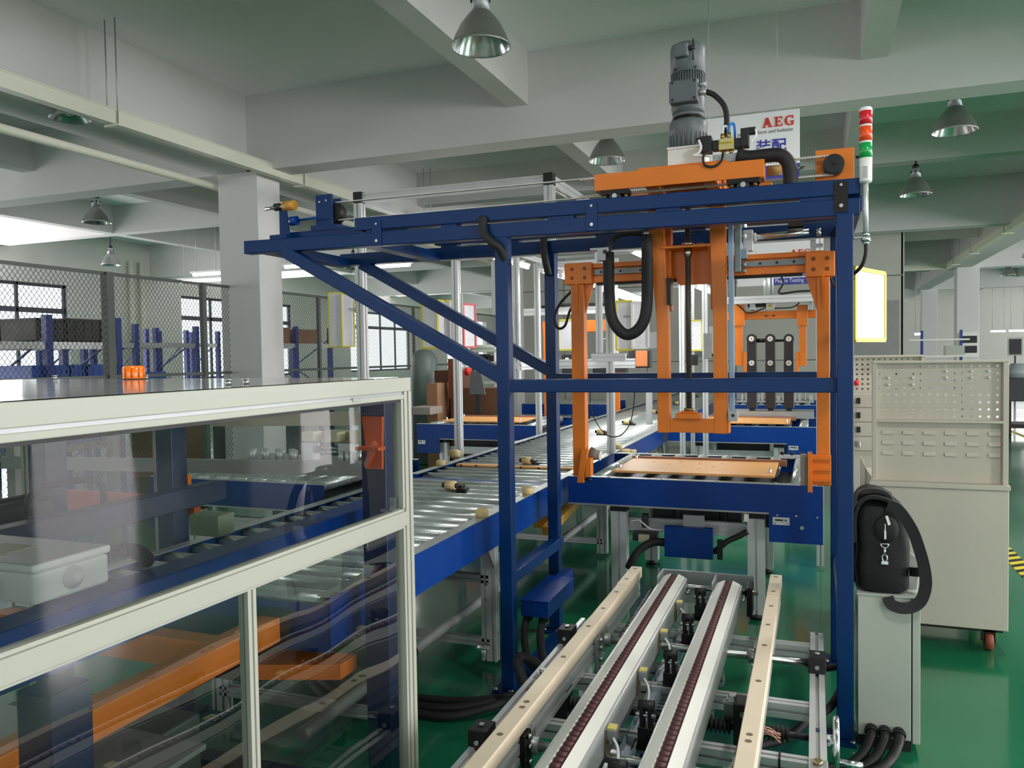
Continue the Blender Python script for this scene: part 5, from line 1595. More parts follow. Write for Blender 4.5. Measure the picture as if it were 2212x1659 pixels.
p0 = at(1647, 277, Y=YS_)
serif_letters(t, p0.x, p0.z, .083, YS_ - .002, SIGNR)
p0, p1 = at(1594, 295, Y=YS_), at(1713, 284, Y=YS_)
text(t, 'slogan', 'perfekt in form und funktion', INK, (p0.x, YS_ - .002, p1.z - .002), (1, 0, 0), (0, 0, 1), .040, p1.x - p0.x)
p0, p1 = at(1633, 335, Y=YS_), at(1699, 300, Y=YS_)
text(t, 'chinese_characters', '\u88c5\u914d', SIGNB, (p0.x, YS_ - .002, p0.z + .005), (1, 0, 0), (0, 0, 1), .120, p1.x - p0.x, bold=.02)
part(t, 'blue_band', SIGNB, B(-.82, b.x, YS_ - .003, YS_, 3.028, 3.155))
CHW = M('chain_pale', (206, 208, 204), .5)
for x, nm in ((-.29, 'chain'), (-.86, 'chain')):
    ch = MB()
    z = 3.60
    k = 0
    while z < 4.74:
        if k % 2: ch.box(x - .005, x + .005, YS_ + .004, YS_ + .008, z, z + .03)
        else: ch.box(x - .002, x + .002, YS_ + .001, YS_ + .011, z, z + .03)
        z += .026
        k += 1
    part(t, nm, CHW, ch, kind='stuff')
YS2 = 11.0
t = thing('hanging_sign', 'smaller hanging sign with blue bands of white lettering under the orange channel', 'sign', (-.34, YS2, 2.42))
part(t, 'board', SIGNW, B(-.95, -.04, YS2, YS2 + .012, 2.415, 2.99))
p0 = at(1712, 552, Y=YS2)
serif_letters(t, p0.x - .02, p0.z, .075, YS2 - .002, SIGNR)
part(t, 'blue_band', SIGNB, B(-.56, -.07, YS2 - .003, YS2, 2.52, 2.615))
part(t, 'blue_band', SIGNB, B(-.56, -.04, YS2 - .003, YS2, 2.415, 2.502))
text(t, 'lettering', 'Technical Link Area', SIGNW, (-.50, YS2 - .0035, 2.535), (1, 0, 0), (0, 0, 1), .068, .42)
text(t, 'lettering', 'Plug-in Testing', SIGNW, (-.47, YS2 - .0035, 2.428), (1, 0, 0), (0, 0, 1), .066, .35)
for x in (-.80, -.20):
    part(t, 'chain', ALUD, MB().cyl((x, YS2 + .006, 2.98), (x, YS2 + .006, 4.74), .004, 5))

# ================================================================ chain link fence and store racks at the left
FX = -6.75
FENG = M('fence_green_grey', (84, 92, 86), .5)
f = thing('chain_link_fence', 'grey chain link fence in front of the blue storage racks', 'fence', (FX, 9.5, 0))
FY0, FY1, FZ = 3.6, 18.0, 2.455
for y, r in ((FY0, .028), (6.19, .045), (7.55, .03), (9.9, .024), (12.85, .022), (15.5, .022), (FY1, .022)):
    part(f, 'post', FENG, B(FX - r, FX + r, y - r, y + r, 0, FZ + .015), bevel=.004)
for z in (.10, 1.40, FZ):
    part(f, 'rail', FENG, B(FX - .014, FX + .014, FY0, FY1, z - .016, z + .016))
wire = MB()
cw, ch_ = .052, .068
L_, H_ = FY1 - FY0, FZ - .12
sl = ch_ / cw
n = int((L_ + H_ / sl) / cw) + 1
for s in (1, -1):
    for i in range(n):
        # line y = y0 + s * z / sl clipped to the panel
        y0 = -H_ / sl + i * cw
        za, zb = max(0, -y0 * sl), min(H_, (L_ - y0) * sl)
        if zb - za < .02: continue
        ya, yb = y0 + za / sl, y0 + zb / sl
        if s < 0: ya, yb = L_ - ya, L_ - yb
        wire.tube([(FX, FY0 + ya, .12 + za), (FX, FY0 + yb, .12 + zb)], .0028, 3)
part(f, 'wire_mesh', M('fence_wire', (92, 96, 90), .5, .3), wire, kind='stuff')


def rack(label, xf, xb, ys, ztop, shelves, name='storage_rack'):
    t = thing(name, label, 'rack', ((xf + xb) / 2, (ys[0] + ys[-1]) / 2, 0), group='blue storage racks behind the fence')
    w = .045
    for y in ys:
        for x in (xf, xb):
            u_ = part(t, 'upright', RACKB, B(x - w, x + w, y - w, y + w, 0, ztop), bevel=.003)
        n_ = 3
        for k in range(n_):
            z0, z1 = .15 + k * (ztop - .4) / n_, .15 + (k + 1) * (ztop - .4) / n_
            part(t, 'brace', RACKB, MB().bar((xf, y, z0) if k % 2 else (xb, y, z0), (xb, y, z1) if k % 2 else (xf, y, z1), .03, .02))
    for i, z in enumerate(shelves):
        for x in (xf, xb):
            for a_, b_ in zip(ys, ys[1:]):
                part(t, 'shelf_beam', GALV, B(x - .025, x + .025, a_ + w, b_ - w, z - .09, z))
        part(t, 'shelf_deck', ALUD, B(xb + .03, xf - .03, ys[0] + w, ys[-1] - w, z - .012, z + .004))
    return t


def yat(u, X): return at(u, 720, X=X).y


R1 = [yat(u, -8.9) for u in (-70, 102, 181, 252)]
rack('nearest blue storage rack behind the fence at far left', -8.9, -9.9, [R1[0], R1[1], R1[3]], at(102, 680, X=-8.9).z, (.5, at(60, 738, X=-8.9).z))
R2 = [yat(u, -11.2) for u in (180, 292, 423)]
rack('middle blue storage rack between the fence post and the white column', -11.2, -12.2, R2, at(292, 700, X=-11.2).z, (.5, at(350, 741, X=-11.2).z))
R3 = [yat(u, -10.2) for u in (470, 637, 676, 712)]
rack('blue storage rack visible right of the white column', -10.2, -11.2, [R3[1] - .5, R3[1] + .02, R3[3]], at(637, 705, X=-10.2).z, (.6, at(640, 742, X=-10.2).z))
R4 = [yat(u, -13.5) for u in (315, 402, 470)]
rack('farthest blue storage rack beside the left windows', -13.5, -14.3, R4, at(358, 712, X=-13.5).z, (.5, at(430, 742, X=-13.5).z))


def crate(x0, x1, y0, y1, z0, z1, mat, label, cat='crate', grid=True, group=None):
    t = thing('crate' if cat == 'crate' else 'storage_bin', label, cat, ((x0 + x1) / 2, (y0 + y1) / 2, z0), group=group)
    th = .02
    part(t, 'crate_body', mat, B(x0, x1, y0, y0 + th, z0, z1).box(x0, x1, y1 - th, y1, z0, z1).box(x0, x0 + th, y0, y1, z0, z1).box(x1 - th, x1, y0, y1, z0, z1).box(x0, x1, y0, y1, z0, z0 + th))
    part(t, 'crate_rim', mat, B(x0 - .012, x1 + .012, y0 - .012, y0 + th, z1 - .03, z1).box(x0 - .012, x1 + .012, y1 - th, y1 + .012, z1 - .03, z1).box(x1 - th, x1 + .012, y0, y1, z1 - .03, z1).box(x0 - .012, x0 + th, y0, y1, z1 - .03, z1))
    if grid:
        n_ = max(3, round((y1 - y0) / .14))
        rb_ = MB()
        for k in range(n_ + 1):
            y = y0 + (y1 - y0) * k / n_
            rb_.box(x1, x1 + .010, y - .012, y + .012, z0, z1 - .03)
        for k in (1, 2):
            z = z0 + (z1 - z0) * k / 3
            rb_.box(x1, x1 + .008, y0, y1, z - .01, z + .01)
        part(t, 'crate_rib', mat, rb_, kind='stuff')
    return t


GC = M('dark_crate', (66, 66, 64), .6)
BBIN = M('bin_blue', (52, 96, 190), .45)
zs_ = at(60, 738, X=-8.9).z + .006
za = yat(66, -9.2), yat(128, -9.2), yat(140, -9.2), yat(206, -9.2)
crate(-9.75, -9.1, za[0], za[1], zs_, zs_ + .30, GC, 'dark grey slatted crate at the left on the top rack shelf')
crate(-9.75, -9.1, za[2] - .04, za[3], zs_, zs_ + .31, GC, 'dark grey slatted crate at the right on the top rack shelf')
zb = .51
for i, (u0, u1) in enumerate(((66, 98), (106, 146), (152, 180), (188, 228))):
    a_, b_ = yat(u0, -9.0), yat(u1, -9.0)
    crate(-9.8, -9.0, a_, b_ - .02, .506, at(100, 789, X=-9.0).z, BBIN, ['leftmost blue plastic bin above the enclosure top', 'second blue plastic bin from the left above the enclosure', 'third blue plastic bin from the left above the enclosure', 'blue plastic bin beside the thick fence post'][i], 'bin', group='blue bins on the lower rack shelf')
crate(-12.0, -11.0, yat(300, -11.1), yat(345, -11.1), .506, 1.36, BBIN, 'dark blue bin right of the amber beacon', 'bin', group='blue bins on the lower rack shelf')
solo('parts_heap', M('grey_sacking', (120, 118, 112), .8, bump=.5, bs=10), loft([(-9.4, yat(150, -9.2), 1.30, .3, .28), (-9.4, yat(152, -9.2), 1.42, .28, .24), (-9.38, yat(156, -9.2), 1.52, .14, .10)], p=2), 'grey wrapped parts heaped in a blue bin', 'parts heap')
solo('cardboard_box', CARD, B(-11.0, -10.3, R3[1] - .40, R3[1] - .04, at(640, 742, X=-10.2).z + .006, at(640, 708, X=-10.2).z), 'brown cardboard box on the rack touching the right edge of the column', 'box', bevel=.004)
solo('cardboard_box', CARD, B(-11.0, -10.3, R3[1] + .09, yat(694, -10.3), at(640, 742, X=-10.2).z + .006, at(640, 710, X=-10.2).z), 'brown cardboard box on the rack between two blue uprights right of the column', 'box', bevel=.004)
solo('steel_cabinet', M('cabinet_dark', (96, 104, 112), .5), B(-8.2, -7.4, 9.3, 10.4, 0, 1.25), 'dark steel cabinet behind the fence seen through the clear panel', 'cabinet')
solo('cardboard_box', CARD, B(-8.6, -7.9, 8.2, 8.9, 0, 1.05), 'cardboard box behind the fence seen through the clear panel', 'box', bevel=.004)

# ================================================================ aluminium work station frames
def apost(t, x, y, z0, z1, w=.06, name='post'):
    return part(t, name, ALU, MB().slot((x, y, z0), (x, y, z1), w, g=w * .2, dep=w * .18))


def abar(t, p0, p1, w=.06, h=None, name='beam'):
    return part(t, name, ALU, MB().slot(p0, p1, w, h, g=w * .2, dep=w * .18))


t = thing('overhead_frame', 'tall aluminium profile frame with black end caps behind the left end of the gantry', 'frame', (-3.0, 6.9, 0))
YA = 8.13
xa, xb_ = -4.945, -2.62
for x in (xa, xb_):
    apost(t, x, YA, .02, 3.35, .10)
abar(t, (xa + .05, YA, 3.405), (xb_ - .05, YA, 3.405), .06, .11)
abar(t, (xa + .04, 9.9, 3.405), (xb_ - .04, 9.9, 3.405), .06, .11)
for x in (xa, xb_):
    abar(t, (x, YA + .06, 3.405), (x, 9.95, 3.405), .08, .11)
    part(t, 'end_cap', BLACK, B(x - .053, x + .053, YA - .053, YA + .053, 3.345, 3.475), bevel=.004)
    part(t, 'corner_bracket', ALUD, MB().plate([(x - .03, YA + .05, 3.35), (x - .03, YA + .16, 3.35), (x - .03, YA + .05, 3.22)], .05))
part(t, 'glow_tube', LENSW, MB().cyl((-4.80, 9.3, 3.30), (-2.8, 9.3, 3.30), .02, 10))
part(t, 'tube_housing', WHITE, B(-4.95, -2.62, 9.26, 9.34, 3.325, 3.37))

t = thing('station_frame', 'aluminium post carrying yellow and red framed sheets between the two braces', 'frame', (-2.66, 5.8, 0))
pz = at(993, 540, Y=5.8)
apost(t, -2.66, 5.8, .02, 2.36, .055)
abar(t, (-2.62, 5.8, 2.33), (-1.50, 5.8, 2.33), .04)
part(t, 'white_strip', WHITE, B(-2.615, -2.595, 5.775, 5.78, 1.78, 2.05))
apost(t, -1.50, 5.82, 1.56, 2.31, .045)
abar(t, (-1.56, 5.82, 1.525), (-1.30, 5.82, 1.525), .05, .06)


def sheet(label, p0, p1, Y, dY, mat_f, arm=None):
    """hanging framed sheet: pixel corners of the bottom left and top right at depth Y (right side dY deeper)"""
    a_ = at(p0[0], p0[1], Y=Y)
    c_ = at(p1[0], p1[1], Y=Y + dY)
    lo, hi = Vector((a_.x, a_.y, a_.z)), Vector((c_.x, c_.y, c_.z))
    d_ = Vector((hi.x - lo.x, hi.y - lo.y, 0))
    L = d_.length
    d_.normalize()
    H = hi.z - lo.z
    nn = Vector((d_.y, -d_.x, 0))
    t = thing('framed_sheet', label, 'sign board', lo)
    part(t, 'sheet', PRINT, MB().plate([lo, lo + d_ * L, lo + d_ * L + Vector((0, 0, H)), lo + Vector((0, 0, H))], -.003))
    for q0, q1 in ((lo, lo + d_ * L), (lo + Vector((0, 0, H)), lo + d_ * L + Vector((0, 0, H))), (lo, lo + Vector((0, 0, H))), (lo + d_ * L, lo + d_ * L + Vector((0, 0, H)))):
        part(t, 'frame_bar', mat_f, MB().bar(q0, q1, .016, .012, up=nn))
    if arm:
        m_ = lo + d_ * (L if (Vector(arm) - lo).dot(d_) > L / 2 else 0)
        if abs(arm[2]) > .02: m_ = lo + d_ * L / 2
        else: m_ = m_ + Vector((0, 0, H * .7)); arm = (arm[0], arm[1], m_.z)
        part(t, 'hook_arm', ALUD, MB().bar(m_, arm, .012, .012))
    return t


YLW = M('pale_yellow_frame', (226, 214, 70), .45)
sheet('yellow framed sheet left of the thick aluminium post', (712, 750), (742, 632), 8.05, .05, YLW, (-4.99, 8.13, 0))
sheet('second yellow framed sheet overlapping the thick aluminium post', (740, 748), (764, 637), 8.0, .2, YLW, (-4.99, 8.13, 0))
sheet('yellow framed sheet hanging between the two slanting braces', (912, 752), (946, 654), 5.75, 0, YLW)
sheet('wider yellow framed sheet left of the thin aluminium post', (946, 747), (978, 651), 5.72, .15, YLW)
sheet('red framed sheet right of the thin aluminium post', (1002, 750), (1026, 658), 5.85, .12, RED)
sheet('yellow framed sheet behind the left clamp arm', (1208, 756), (1262, 690), 7.5, 0, YLW, (-2.1, 7.53, 1.50))
sheet('yellow framed sheet seen inside the black cable loop', (1331, 756), (1366, 650), 5.98, .02, YLW, (-1.45, 6.04, 0))
sheet('white printed sheet in the right half of the cable loop', (1366, 752), (1400, 652), 5.97, .02, WHITE, (-1.45, 6.03, 0))
sheet('yellow framed sheet right of the lead screw', (1490, 757), (1516, 692), 8.19, 0, YLW)
sheet('small sheet left of the orange mast leg', (1404, 752), (1420, 718), 17.985, 0, WHITE)

t = thing('station_frame', 'white aluminium uprights left of the rear gantry post', 'frame', (-2.6, 7.5, 0))
x1_ = -2.575
y1_ = at(1117, 700, X=x1_).y
for y in (y1_, 7.54):
    apost(t, x1_, y, .02 if y > 7 else 1.30, 2.47, .05)
abar(t, (x1_, y1_, 2.49), (x1_, 8.6, 2.49), .05)
abar(t, (x1_, y1_ - .04, 1.46), (x1_, 7.5, 1.46), .05, .09)
abar(t, (x1_ + .03, 7.54, 2.44), (-1.75, 7.54, 2.44), .05)
apost(t, -1.78, 7.54, 1.50, 2.42, .04)
abar(t, (x1_ + .03, 7.54, 1.46), (-1.6, 7.54, 1.46), .05, .09)
part(t, 'white_cable', WHITE, MB().tube([(-2.60, 6.9, 2.40), (-2.61, 6.92, 2.0), (-2.59, 6.93, 1.5)], .005, 6))
part(t, 'grey_screen', M('grey_screen', (92, 96, 98), .4), B(-1.95, -1.82, 7.48, 7.52, 1.50, 1.70), bevel=.006)
part(t, 'tool_holder', DARK, B(-1.98, -1.80, 7.40, 7.50, 1.30, 1.42), bevel=.008)

t = thing('station_frame', 'aluminium post at the corner of the nearest transfer conveyor', 'frame', (-1.47, 6.04, 0))
apost(t, -1.475, 6.05, .77, 2.40, .055)
abar(t, (-1.44, 6.05, 2.36), (.02, 6.05, 2.36), .05, .05)
apost(t, .04, 6.05, .02, 2.40, .05)

t = thing('station_frame', 'cluster of aluminium uprights behind the lead screw', 'frame', (-.9, 8.4, 0))
YB_ = 8.15
for u_, z1 in ((1473, 2.55), (1493, 2.30), (1523, 2.5)):
    x = at(u_, 720, Y=YB_).x
    apost(t, x, YB_ + (.07 if u_ == 1493 else 0), .02, z1, .05 if u_ != 1493 else .04)
abar(t, (-1.30, YB_ + .06, 2.40), (-.70, YB_ + .06, 2.40), .04)
part(t, 'pendant_box', M('pendant_grey', (112, 114, 110), .5), B(at(1521, 750, Y=8.05).x, at(1537, 750, Y=8.05).x, 8.0, 8.09, at(1528, 775, Y=8.05).z, at(1528, 720, Y=8.05).z), bevel=.006)
part(t, 'tool_block', BLACK, B(at(1491, 780, Y=8.1).x, at(1508, 780, Y=8.1).x, 8.05, 8.12, at(1500, 789, Y=8.1).z, at(1500, 766, Y=8.1).z), bevel=.004)
part(t, 'screen_arm', DARK, MB().tube([(-.96, 8.1, 1.55), (-.90, 8.08, 1.50), (-.85, 8.07, 1.45)], .012, 8))

# second lifting portal beyond, with three black rollers
t = thing('rear_portal', 'smaller orange clamping portal at the second transfer conveyor', 'gripper', (-.4, 8.8, 1.4))
Y2 = 8.80


def pr(u0, u1, v0, v1, Y, th, mat, nm, bv=.004):
    a_, b_ = at(u0, v1, Y=Y), at(u1, v0, Y=Y)
    return part(t, nm, mat, B(a_.x, b_.x, Y, Y + th, a_.z, b_.z), bv)


pr(1560, 1775, 668, 692, Y2 + .03, .06, ORANGE, 'cross_channel')
for u0, u1 in ((1584, 1608), (1721, 1745)):
    pr(u0, u1, 658, 704, Y2 - .02, .05, ORANGE, 'arm_head')
pr(1588, 1604, 704, 790, Y2, .05, ORANGE, 'clamp_arm')
pr(1726, 1742, 704, 791, Y2, .05, ORANGE, 'clamp_arm')
pr(1605, 1612, 760, 805, Y2 - .01, .06, ORANGE, 'clamp_pad')
pr(1719, 1726, 760, 805, Y2 - .01, .06, ORANGE, 'clamp_pad')
for hx in (1620, 1745):
    pr(hx, hx + 10, 648, 670, Y2 - .16, .22, ALUD, 'hanger_plate')
pr(1655, 1673, 652, 668, Y2 - .03, .04, WHITE, 'warning_box')
q = at(1664, 660, Y=Y2 - .032)
part(t, 'warning_triangle', YELLOW, MB().plate([(q.x - .026, Y2 - .032, q.z - .022), (q.x + .026, Y2 - .032, q.z - .022), (q.x, Y2 - .032, q.z + .024)], .002))
part(t, 'warning_bolt', BLACK, MB().plate([(q.x - .003, Y2 - .0345, q.z - .014), (q.x + .005, Y2 - .0345, q.z - .002), (q.x - .002, Y2 - .0345, q.z - .002), (q.x + .003, Y2 - .0345, q.z + .012), (q.x - .006, Y2 - .0345, q.z - .004), (q.x + .001, Y2 - .0345, q.z - .005)], .001))
pr(1615, 1655, 655, 664, Y2, .05, BLACK, 'cable_tray_black')
for x in (at(1655, 683, Y=Y2).x, at(1671, 683, Y=Y2).x):
    z = at(1660, 682, Y=Y2).z
    part(t, 'beam_hole', BLACK, MB().cyl((x, Y2 + .02, z), (x, Y2 + .031, z), .010, 10))
a0, a1, a2 = at(1590, 656, Y=Y2 - .03), at(1618, 676, Y=Y2 - .03), at(1655, 664, Y=Y2 - .03)
part(t, 'cable', RUBBER, MB().tube(bez(a0, a1, a2), .007, 6))
a0, a1, a2 = at(1727, 654, Y=Y2 - .03), at(1710, 664, Y=Y2 - .03), at(1673, 666, Y=Y2 - .03)
part(t, 'cable', RUBBER, MB().tube(bez(a0, a1, a2), .007, 6))
t2 = thing('portal_frame', 'aluminium crossbeam with an upright cylinder above the rear orange portal', 'frame', (-.4, 8.6, 2.0))
a_, b_ = at(1560, 645, Y=8.6), at(1775, 633, Y=8.6)
part(t2, 'beam', ALU, MB().slot((a_.x, 8.6, 2.085), (b_.x, 8.6, 2.085), .06, .075, g=.012, dep=.012))
for x in (a_.x + .02, b_.x - .02):
    part(t2, 'post', ALU, MB().slot((x, 8.62, .83), (x, 8.62, 2.05), .05, g=.01, dep=.01))
a_ = at(1657, 632, Y=8.6)
part(t2, 'cylinder', ALU, MB().cyl((a_.x, 8.6, 2.12), (a_.x, 8.6, 2.42), .035, 16).cyl((a_.x + .05, 8.6, 2.12), (a_.x + .05, 8.6, 2.42), .012, 10))
part(t2, 'cable', RUBBER, MB().tube(bez((a_.x + .04, 8.56, 2.36), (a_.x + .10, 8.55, 2.36), (a_.x + .16, 8.55, 2.25), (a_.x + .12, 8.55, 2.14), (a_.x + .3, 8.55, 2.15), (a_.x + .5, 8.55, 2.15)), .010, 8))
CYB = M('black_casing', (38, 38, 40), .4)
for i, (u_, lb) in enumerate(((1624, 'left black upright casing with two white end discs'), (1664, 'middle black upright casing with two white end discs'), (1704, 'right black upright casing with two white end discs'))):
    c0 = at(u_, 732, Y=9.15)
    tt = thing('black_casing', lb, 'machine casing', (c0.x, 9.2, .9))
    x = c0.x
    zt_, zl = c0.z, at(u_, 784, Y=9.15).z
    part(tt, 'casing', CYB, MB().prof((x, 9.16, .93), (x, 9.16, zl), [(-.052, -.05), (.052, -.05), (.052, .07), (-.052, .07)], up=(0, 1, 0)).prof((x, 9.16, zl), (x, 9.16, zt_ - .02), [(-.05, -.05), (.05, -.05), (.05, .07), (-.05, .07)], up=(0, 1, 0)), bevel=.006)
    part(tt, 'head', CYB, MB().cyl((x, 9.10, zt_), (x, 9.24, zt_), .053, 20))
    for z in (zt_, zl):
        d_ = part(tt, 'white_disc', WHITE, MB().cyl((x, 9.096, z), (x, 9.104, z), .029, 18))
        part(d_, 'disc_hole', BLACK, MB().cyl((x, 9.093, z), (x, 9.097, z), .007, 10))
        if z == zl:
            for k in range(3):
                a = 2 * PI * k / 3 + PI / 2
                part(d_, 'disc_hole', BLACK, MB().cyl((x + math.cos(a) * .017, 9.093, z + math.sin(a) * .017), (x + math.cos(a) * .017, 9.097, z + math.sin(a) * .017), .005, 8))
    part(tt, 'stand', DARK, B(x - .03, x + .03, 9.14, 9.22, .80, .93))
    if i < 2:
        part(tt, 'link_pipe', DARK, MB().cyl((x + .05, 9.20, zt_ - .02), (x + .175, 9.20, zt_ - .02), .022 if i == 0 else .014, 12))
solo('fixture_table', ALUD, B(-1.0, -.0, 9.05, 9.45, .826, .90), 'grey fixture table under the three black casings', 'table')

# fixtures on the farthest right transfer conveyor
t = thing('glass_jig', 'pale jig with many small clear posts on the farthest right conveyor', 'jig', (-.55, 12.2, .82))
part(t, 'base', ALUD, B(-1.05, 0, 11.9, 12.5, .822, .85))
random.seed(3)
for i in range(14):
    x = -1.0 + i * .072
    h = random.uniform(.06, .20)
    part(t, 'jig_post', EBOX if i % 3 else STEEL, B(x, x + random.uniform(.02, .05), 11.95, 12.0 + random.random() * .1, .85, .85 + h), bevel=.002)
part(t, 'jig_bar', ALU, B(-.95, -.10, 12.2, 12.24, .98, 1.0))

# left far portal
t = thing('rear_portal', 'orange beam of the far portal left of the black cable loop', 'gripper', (-2.7, 11, 1.4))
a_, b_ = at(1172, 714, Y=10.6), at(1312, 690, Y=10.6)
part(t, 'cross_channel', ORANGE, B(a_.x, b_.x, 10.6, 10.68, b_.z - .16, b_.z), bevel=.004)
for u_ in (1180, 1330):
    x = at(u_, 720, Y=10.6).x
    part(t, 'clamp_arm', ORANGE, B(x - .04, x + .04, 10.58, 10.66, 0, b_.z - .1), bevel=.004)
part(t, 'grey_beam', ALU, MB().slot((a_.x - .3, 10.7, b_.z + .14), (b_.x + .5, 10.7, b_.z + .14), .08, .10, g=.014, dep=.014))
part(t, 'hose_bundle', RUBBER, MB().tube([(a_.x, 10.58, b_.z + .20), (a_.x + .4, 10.56, b_.z + .22), (a_.x + .9, 10.56, b_.z + .20)], .02, 8))
part(t, 'casing', CYB, B(at(1213, 780, Y=10.5).x, at(1238, 780, Y=10.5).x, 10.5, 10.58, 1.2, 1.56), bevel=.01)
part(t, 'casing_disc', WHITE, MB().cyl((at(1225, 777, Y=10.5).x, 10.49, at(1225, 777, Y=10.5).z), (at(1225, 777, Y=10.5).x, 10.5, at(1225, 777, Y=10.5).z), .03, 14))

t = thing('tool_box_stack', 'black and orange tool boxes behind the black cable loop', 'tool box', (-1.65, 8.6, 1.2))
for u0, u1, v0, v1, m_, nm in ((1358, 1404, 756, 795, BLACK, 'box_body'), (1373, 1398, 757, 792, M('box_orange', (176, 104, 56), .5), 'box_front'), (1328, 1352, 768, 805, BLACK, 'side_box')):
    Y = 8.62 - (.03 if nm == 'box_front' else 0)
    a_, b_ = at(u0, v1, Y=Y), at(u1, v0, Y=Y)
    part(t, nm, m_, B(a_.x, b_.x, Y, Y + (.12 if nm != 'box_front' else .02), a_.z, b_.z), bevel=.005)
part(t, 'stand', ALUD, B(-1.72, -1.66, 8.66, 8.72, .76, 1.3))

# tube lights over the stations
def tube_light(label, p0, p1, Y, px=-1.5, tgt=None):
    a_ = at(p0[0], p0[1], Y=Y)
    b_ = at(p1[0], p1[1], X=a_.x)
    if b_.y < a_.y + .2 or b_.y > a_.y + 3: b_ = a_ + Vector((0, 1.2, 0))
    t = thing('tube_light', label, 'lamp', a_, group='lit tube lights over the stations')
    part(t, 'tube', LENSW, MB().cyl(a_, b_, .020, 10))
    part(t, 'housing', WHITE, MB().bar(a_ + Vector((0, -.02, .035)), b_ + Vector((0, .02, .035)), .06, .03))
    part(t, 'end_cap', WHITE, MB().cyl(a_ + Vector((0, -.03, 0)), a_, .022, 10))
    m_ = a_.lerp(b_, .7)
    part(t, 'bracket_arm', ALUD, MB().bar(m_ + Vector((0, 0, .06)), tgt or Vector((px, m_.y, m_.z + .06)), .03, .03))
    g_ = area('tube_glow', m_ + Vector((0, 0, -.03)), m_ + Vector((0, 0, -1)), .05, max(.3, (b_ - a_).length), 14, (1, 1, 1))
    return t


tube_light('bright tube light just left of the orange mast below the gantry', (1364, 541), (1396, 556), 6.4, tgt=(-1.40, 6.05, 2.37))
tube_light('bright tube light end left of the left clamp arm head', (1212, 596), (1222, 602), 7.3)
tube_light('bright tube light end right of the left clamp arm head', (1293, 620), (1312, 630), 7.3)
tube_light('bright tube light inside the black cable loop', (1330, 636), (1382, 652), 7.0)
tube_light('bright tube light between lead screw and right mast leg', (1503, 618), (1538, 632), 8.0)
tube_light('small bright tube light end beside the rear gantry post', (1172, 586), (1178, 590), 9.0)
tube_light('tube light end near the front gantry post under the beam', (1064, 556), (1074, 560), 8.5)


def ceiling_tube(label, u0, v0, u1, v1, Z):
    a_, b_ = at(u0, v0, Z=Z), at(u1, v1, Z=Z)
    b_ = Vector((b_.x, a_.y, Z))
    t = thing('ceiling_tube', label, 'lamp', a_, group='tube lights in the left bays')
    part(t, 'tube', LENSW, MB().cyl(a_, b_, .03, 8))
    part(t, 'housing', WHITE, MB().bar(a_ + Vector((-.05, 0, .05)), b_ + Vector((.05, 0, .05)), .10, .04))
    for f in (.1, .9):
        c_ = a_.lerp(b_, f)
        part(t, 'hanger_rod', ALUD, MB().cyl(c_ + Vector((0, 0, .06)), (c_.x, c_.y, 4.73), .006, 5))


ceiling_tube('upper tube light left of the white column', 418, 594, 472, 588, 3.35)
ceiling_tube('lower tube light left of the white column', 390, 609, 470, 603, 3.2)
ceiling_tube('tube light just right of the white column', 616, 577, 640, 573, 3.4)
ceiling_tube('row of tube light under the left end of the gantry', 805, 577, 876, 570, 3.3)
ceiling_tube('tube light at the far right end of the hall', 2140, 716, 2165, 716, 2.2)
ceiling_tube('second tube light at the far right end of the hall', 2180, 715, 2206, 715, 2.2)
ceiling_tube('tube light between the two far right columns', 1976, 722, 1994, 721, 2.05)
ceiling_tube('tube light above the grey cabin left of the stack light', 1450, 684, 1482, 683, 2.75)

# far small stack light, tank, boxes, gauges at the left stations
t = thing('small_stack_light', 'tiny far stack light left of the rear gantry post', 'signal light', (-3.6, 11.5, 0))
for v0, v1, m_ in ((619, 630, RED), (631, 637, RED), (639, 646, M('far_green', (20, 150, 80), .4))):
    a_, b_ = at(1153, v1, Y=11.5), at(1158, v0, Y=11.5)
    part(t, 'lens', m_, MB().cyl((a_.x + .015, 11.5, a_.z), (a_.x + .015, 11.5, b_.z), .018, 10))
part(t, 'pole', WHITE, MB().cyl((at(1153, 650, Y=11.5).x + .015, 11.5, .0), (at(1153, 650, Y=11.5).x + .015, 11.5, at(1153, 646, Y=11.5).z), .012, 8))

c0 = at(917, 800, Y=10.4)
solo('air_tank', M('tank_grey_green', (112, 124, 120), .4), MB().lathe([(.0, 0), (.19, .01), (.19, 1.48), (.17, 1.58), (.10, 1.65), (0, 1.67)], (c0.x, 10.4, 0), 24), 'grey green domed tank left of the brown cartons', 'tank')
for i, (u0, u1, v0, v1, Y, m_, lb) in enumerate(((922, 944, 828, 872, 9.3, CARD, 'small brown carton in front of the domed tank'), (940, 998, 800, 905, 9.75, M('carton_dark', (92, 60, 44), .8), 'tall dark brown carton left of the aluminium post'), (968, 984, 775, 815, 9.5, M('wood_brown', (120, 64, 36), .7), 'brown wooden block beside the aluminium post'), (1002, 1076, 838, 905, 9.5, M('pallet_brown', (104, 70, 46), .8), 'brown wooden pallet stack left of the front gantry post'), (884, 929, 880, 916, 8.9, M('carton_grey', (150, 140, 132), .7), 'grey beige box at the end of the left conveyor'))):
    a_, b_ = at(u0, v1, Y=Y), at(u1, v0, Y=Y)
    if i != 2:
        solo('carton', m_, B(a_.x, b_.x, Y, Y + .35, 0.0 if i != 4 else .83, b_.z), lb, 'box', bevel=.004)
    else:
        solo('wooden_block', m_, B(a_.x, b_.x, Y, Y + .12, 1.0, b_.z).box(a_.x + .02, b_.x - .02, Y + .02, Y + .1, 0, 1.0), lb, 'block', bevel=.004)
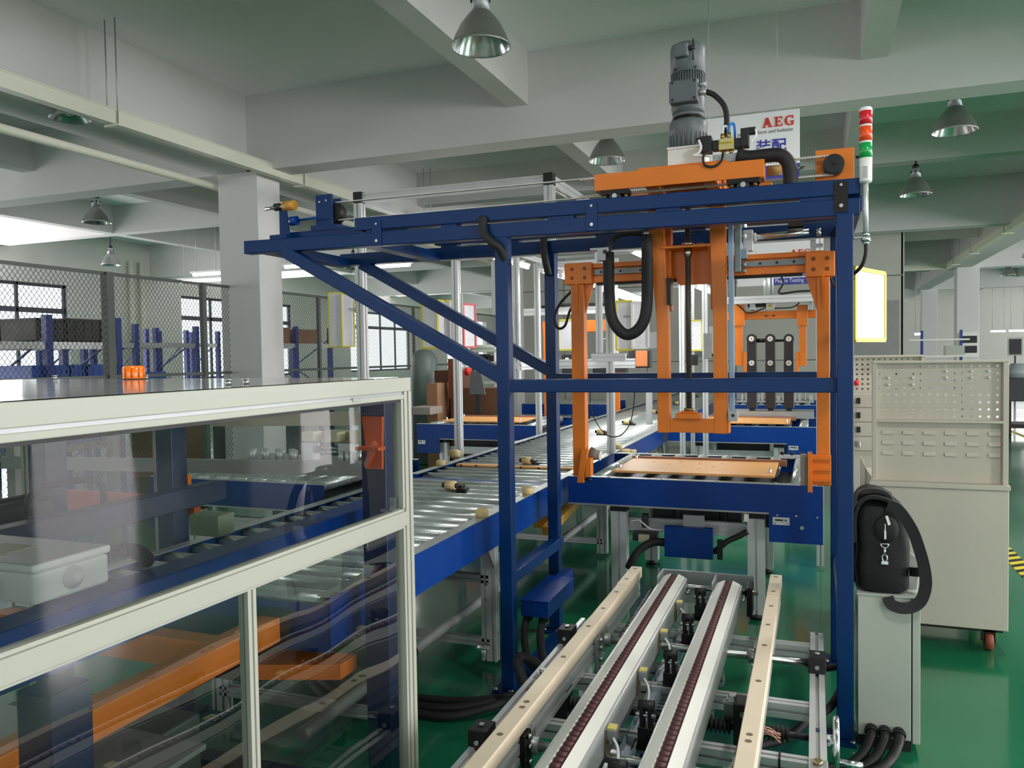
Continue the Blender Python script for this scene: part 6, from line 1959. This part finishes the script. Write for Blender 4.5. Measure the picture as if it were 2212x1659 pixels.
t = thing('parts_shelf', 'grey shelf unit with trays left of the front gantry post', 'shelf', (-3.2, 10.3, 0))
a_, b_ = at(1000, 790, Y=10.3), at(1072, 752, Y=10.3)
for z in (b_.z - .05, b_.z - .22, b_.z - .5):
    part(t, 'shelf_board', EBOX, B(a_.x, b_.x, 10.3, 10.8, z, z + .035))
for x in (a_.x + .02, b_.x - .02):
    for y in (10.33, 10.77):
        part(t, 'shelf_post', WHITE, B(x - .02, x + .02, y - .02, y + .02, 0, b_.z))
part(t, 'tray', EBOX, loft([((a_.x + b_.x) / 2, 10.5, b_.z - .015, .2, .15), ((a_.x + b_.x) / 2, 10.5, b_.z + .05, .24, .18)]))
part(t, 'dark_parts', DARK, B(a_.x + .1, a_.x + .3, 10.4, 10.6, b_.z - .185, b_.z - .08).box(a_.x + .34, a_.x + .45, 10.4, 10.6, b_.z - .185, b_.z - .1), kind='stuff')
t = thing('angle_grinder_rack', 'grey handled tools and a red part behind the lower brace end', 'tool rack', (-3.4, 9.3, 0))
a_, b_ = at(1016, 852, Y=9.3), at(1040, 802, Y=9.3)
part(t, 'tool_plate', M('tool_grey', (96, 98, 100), .4, .4), MB().plate([(a_.x, 9.3, a_.z), (b_.x + .06, 9.3, a_.z), (b_.x, 9.3, b_.z), (a_.x + .02, 9.3, b_.z)], .03), bevel=.004)
part(t, 'red_part', RED, MB().cyl((a_.x - .06, 9.3, b_.z), (a_.x + .0, 9.3, b_.z), .05, 14))
part(t, 'rack_stand', DARK, B(a_.x + .05, a_.x + .11, 9.34, 9.40, 0, a_.z + .1))
t = thing('wall_cabinet', 'grey wall cabinet on the panel wall behind the cluster of uprights', 'cabinet', (-1.0, 17.8, 1.0))
a_, b_ = at(1528, 770, Y=17.9), at(1560, 700, Y=17.9)
part(t, 'cabinet_body', EBOX, B(a_.x, b_.x, 17.75, 17.995, a_.z, b_.z), bevel=.004)
part(t, 'door_panel', PAPER, B(a_.x + .05, b_.x - .05, 17.74, 17.75, a_.z + .05, b_.z - .05))
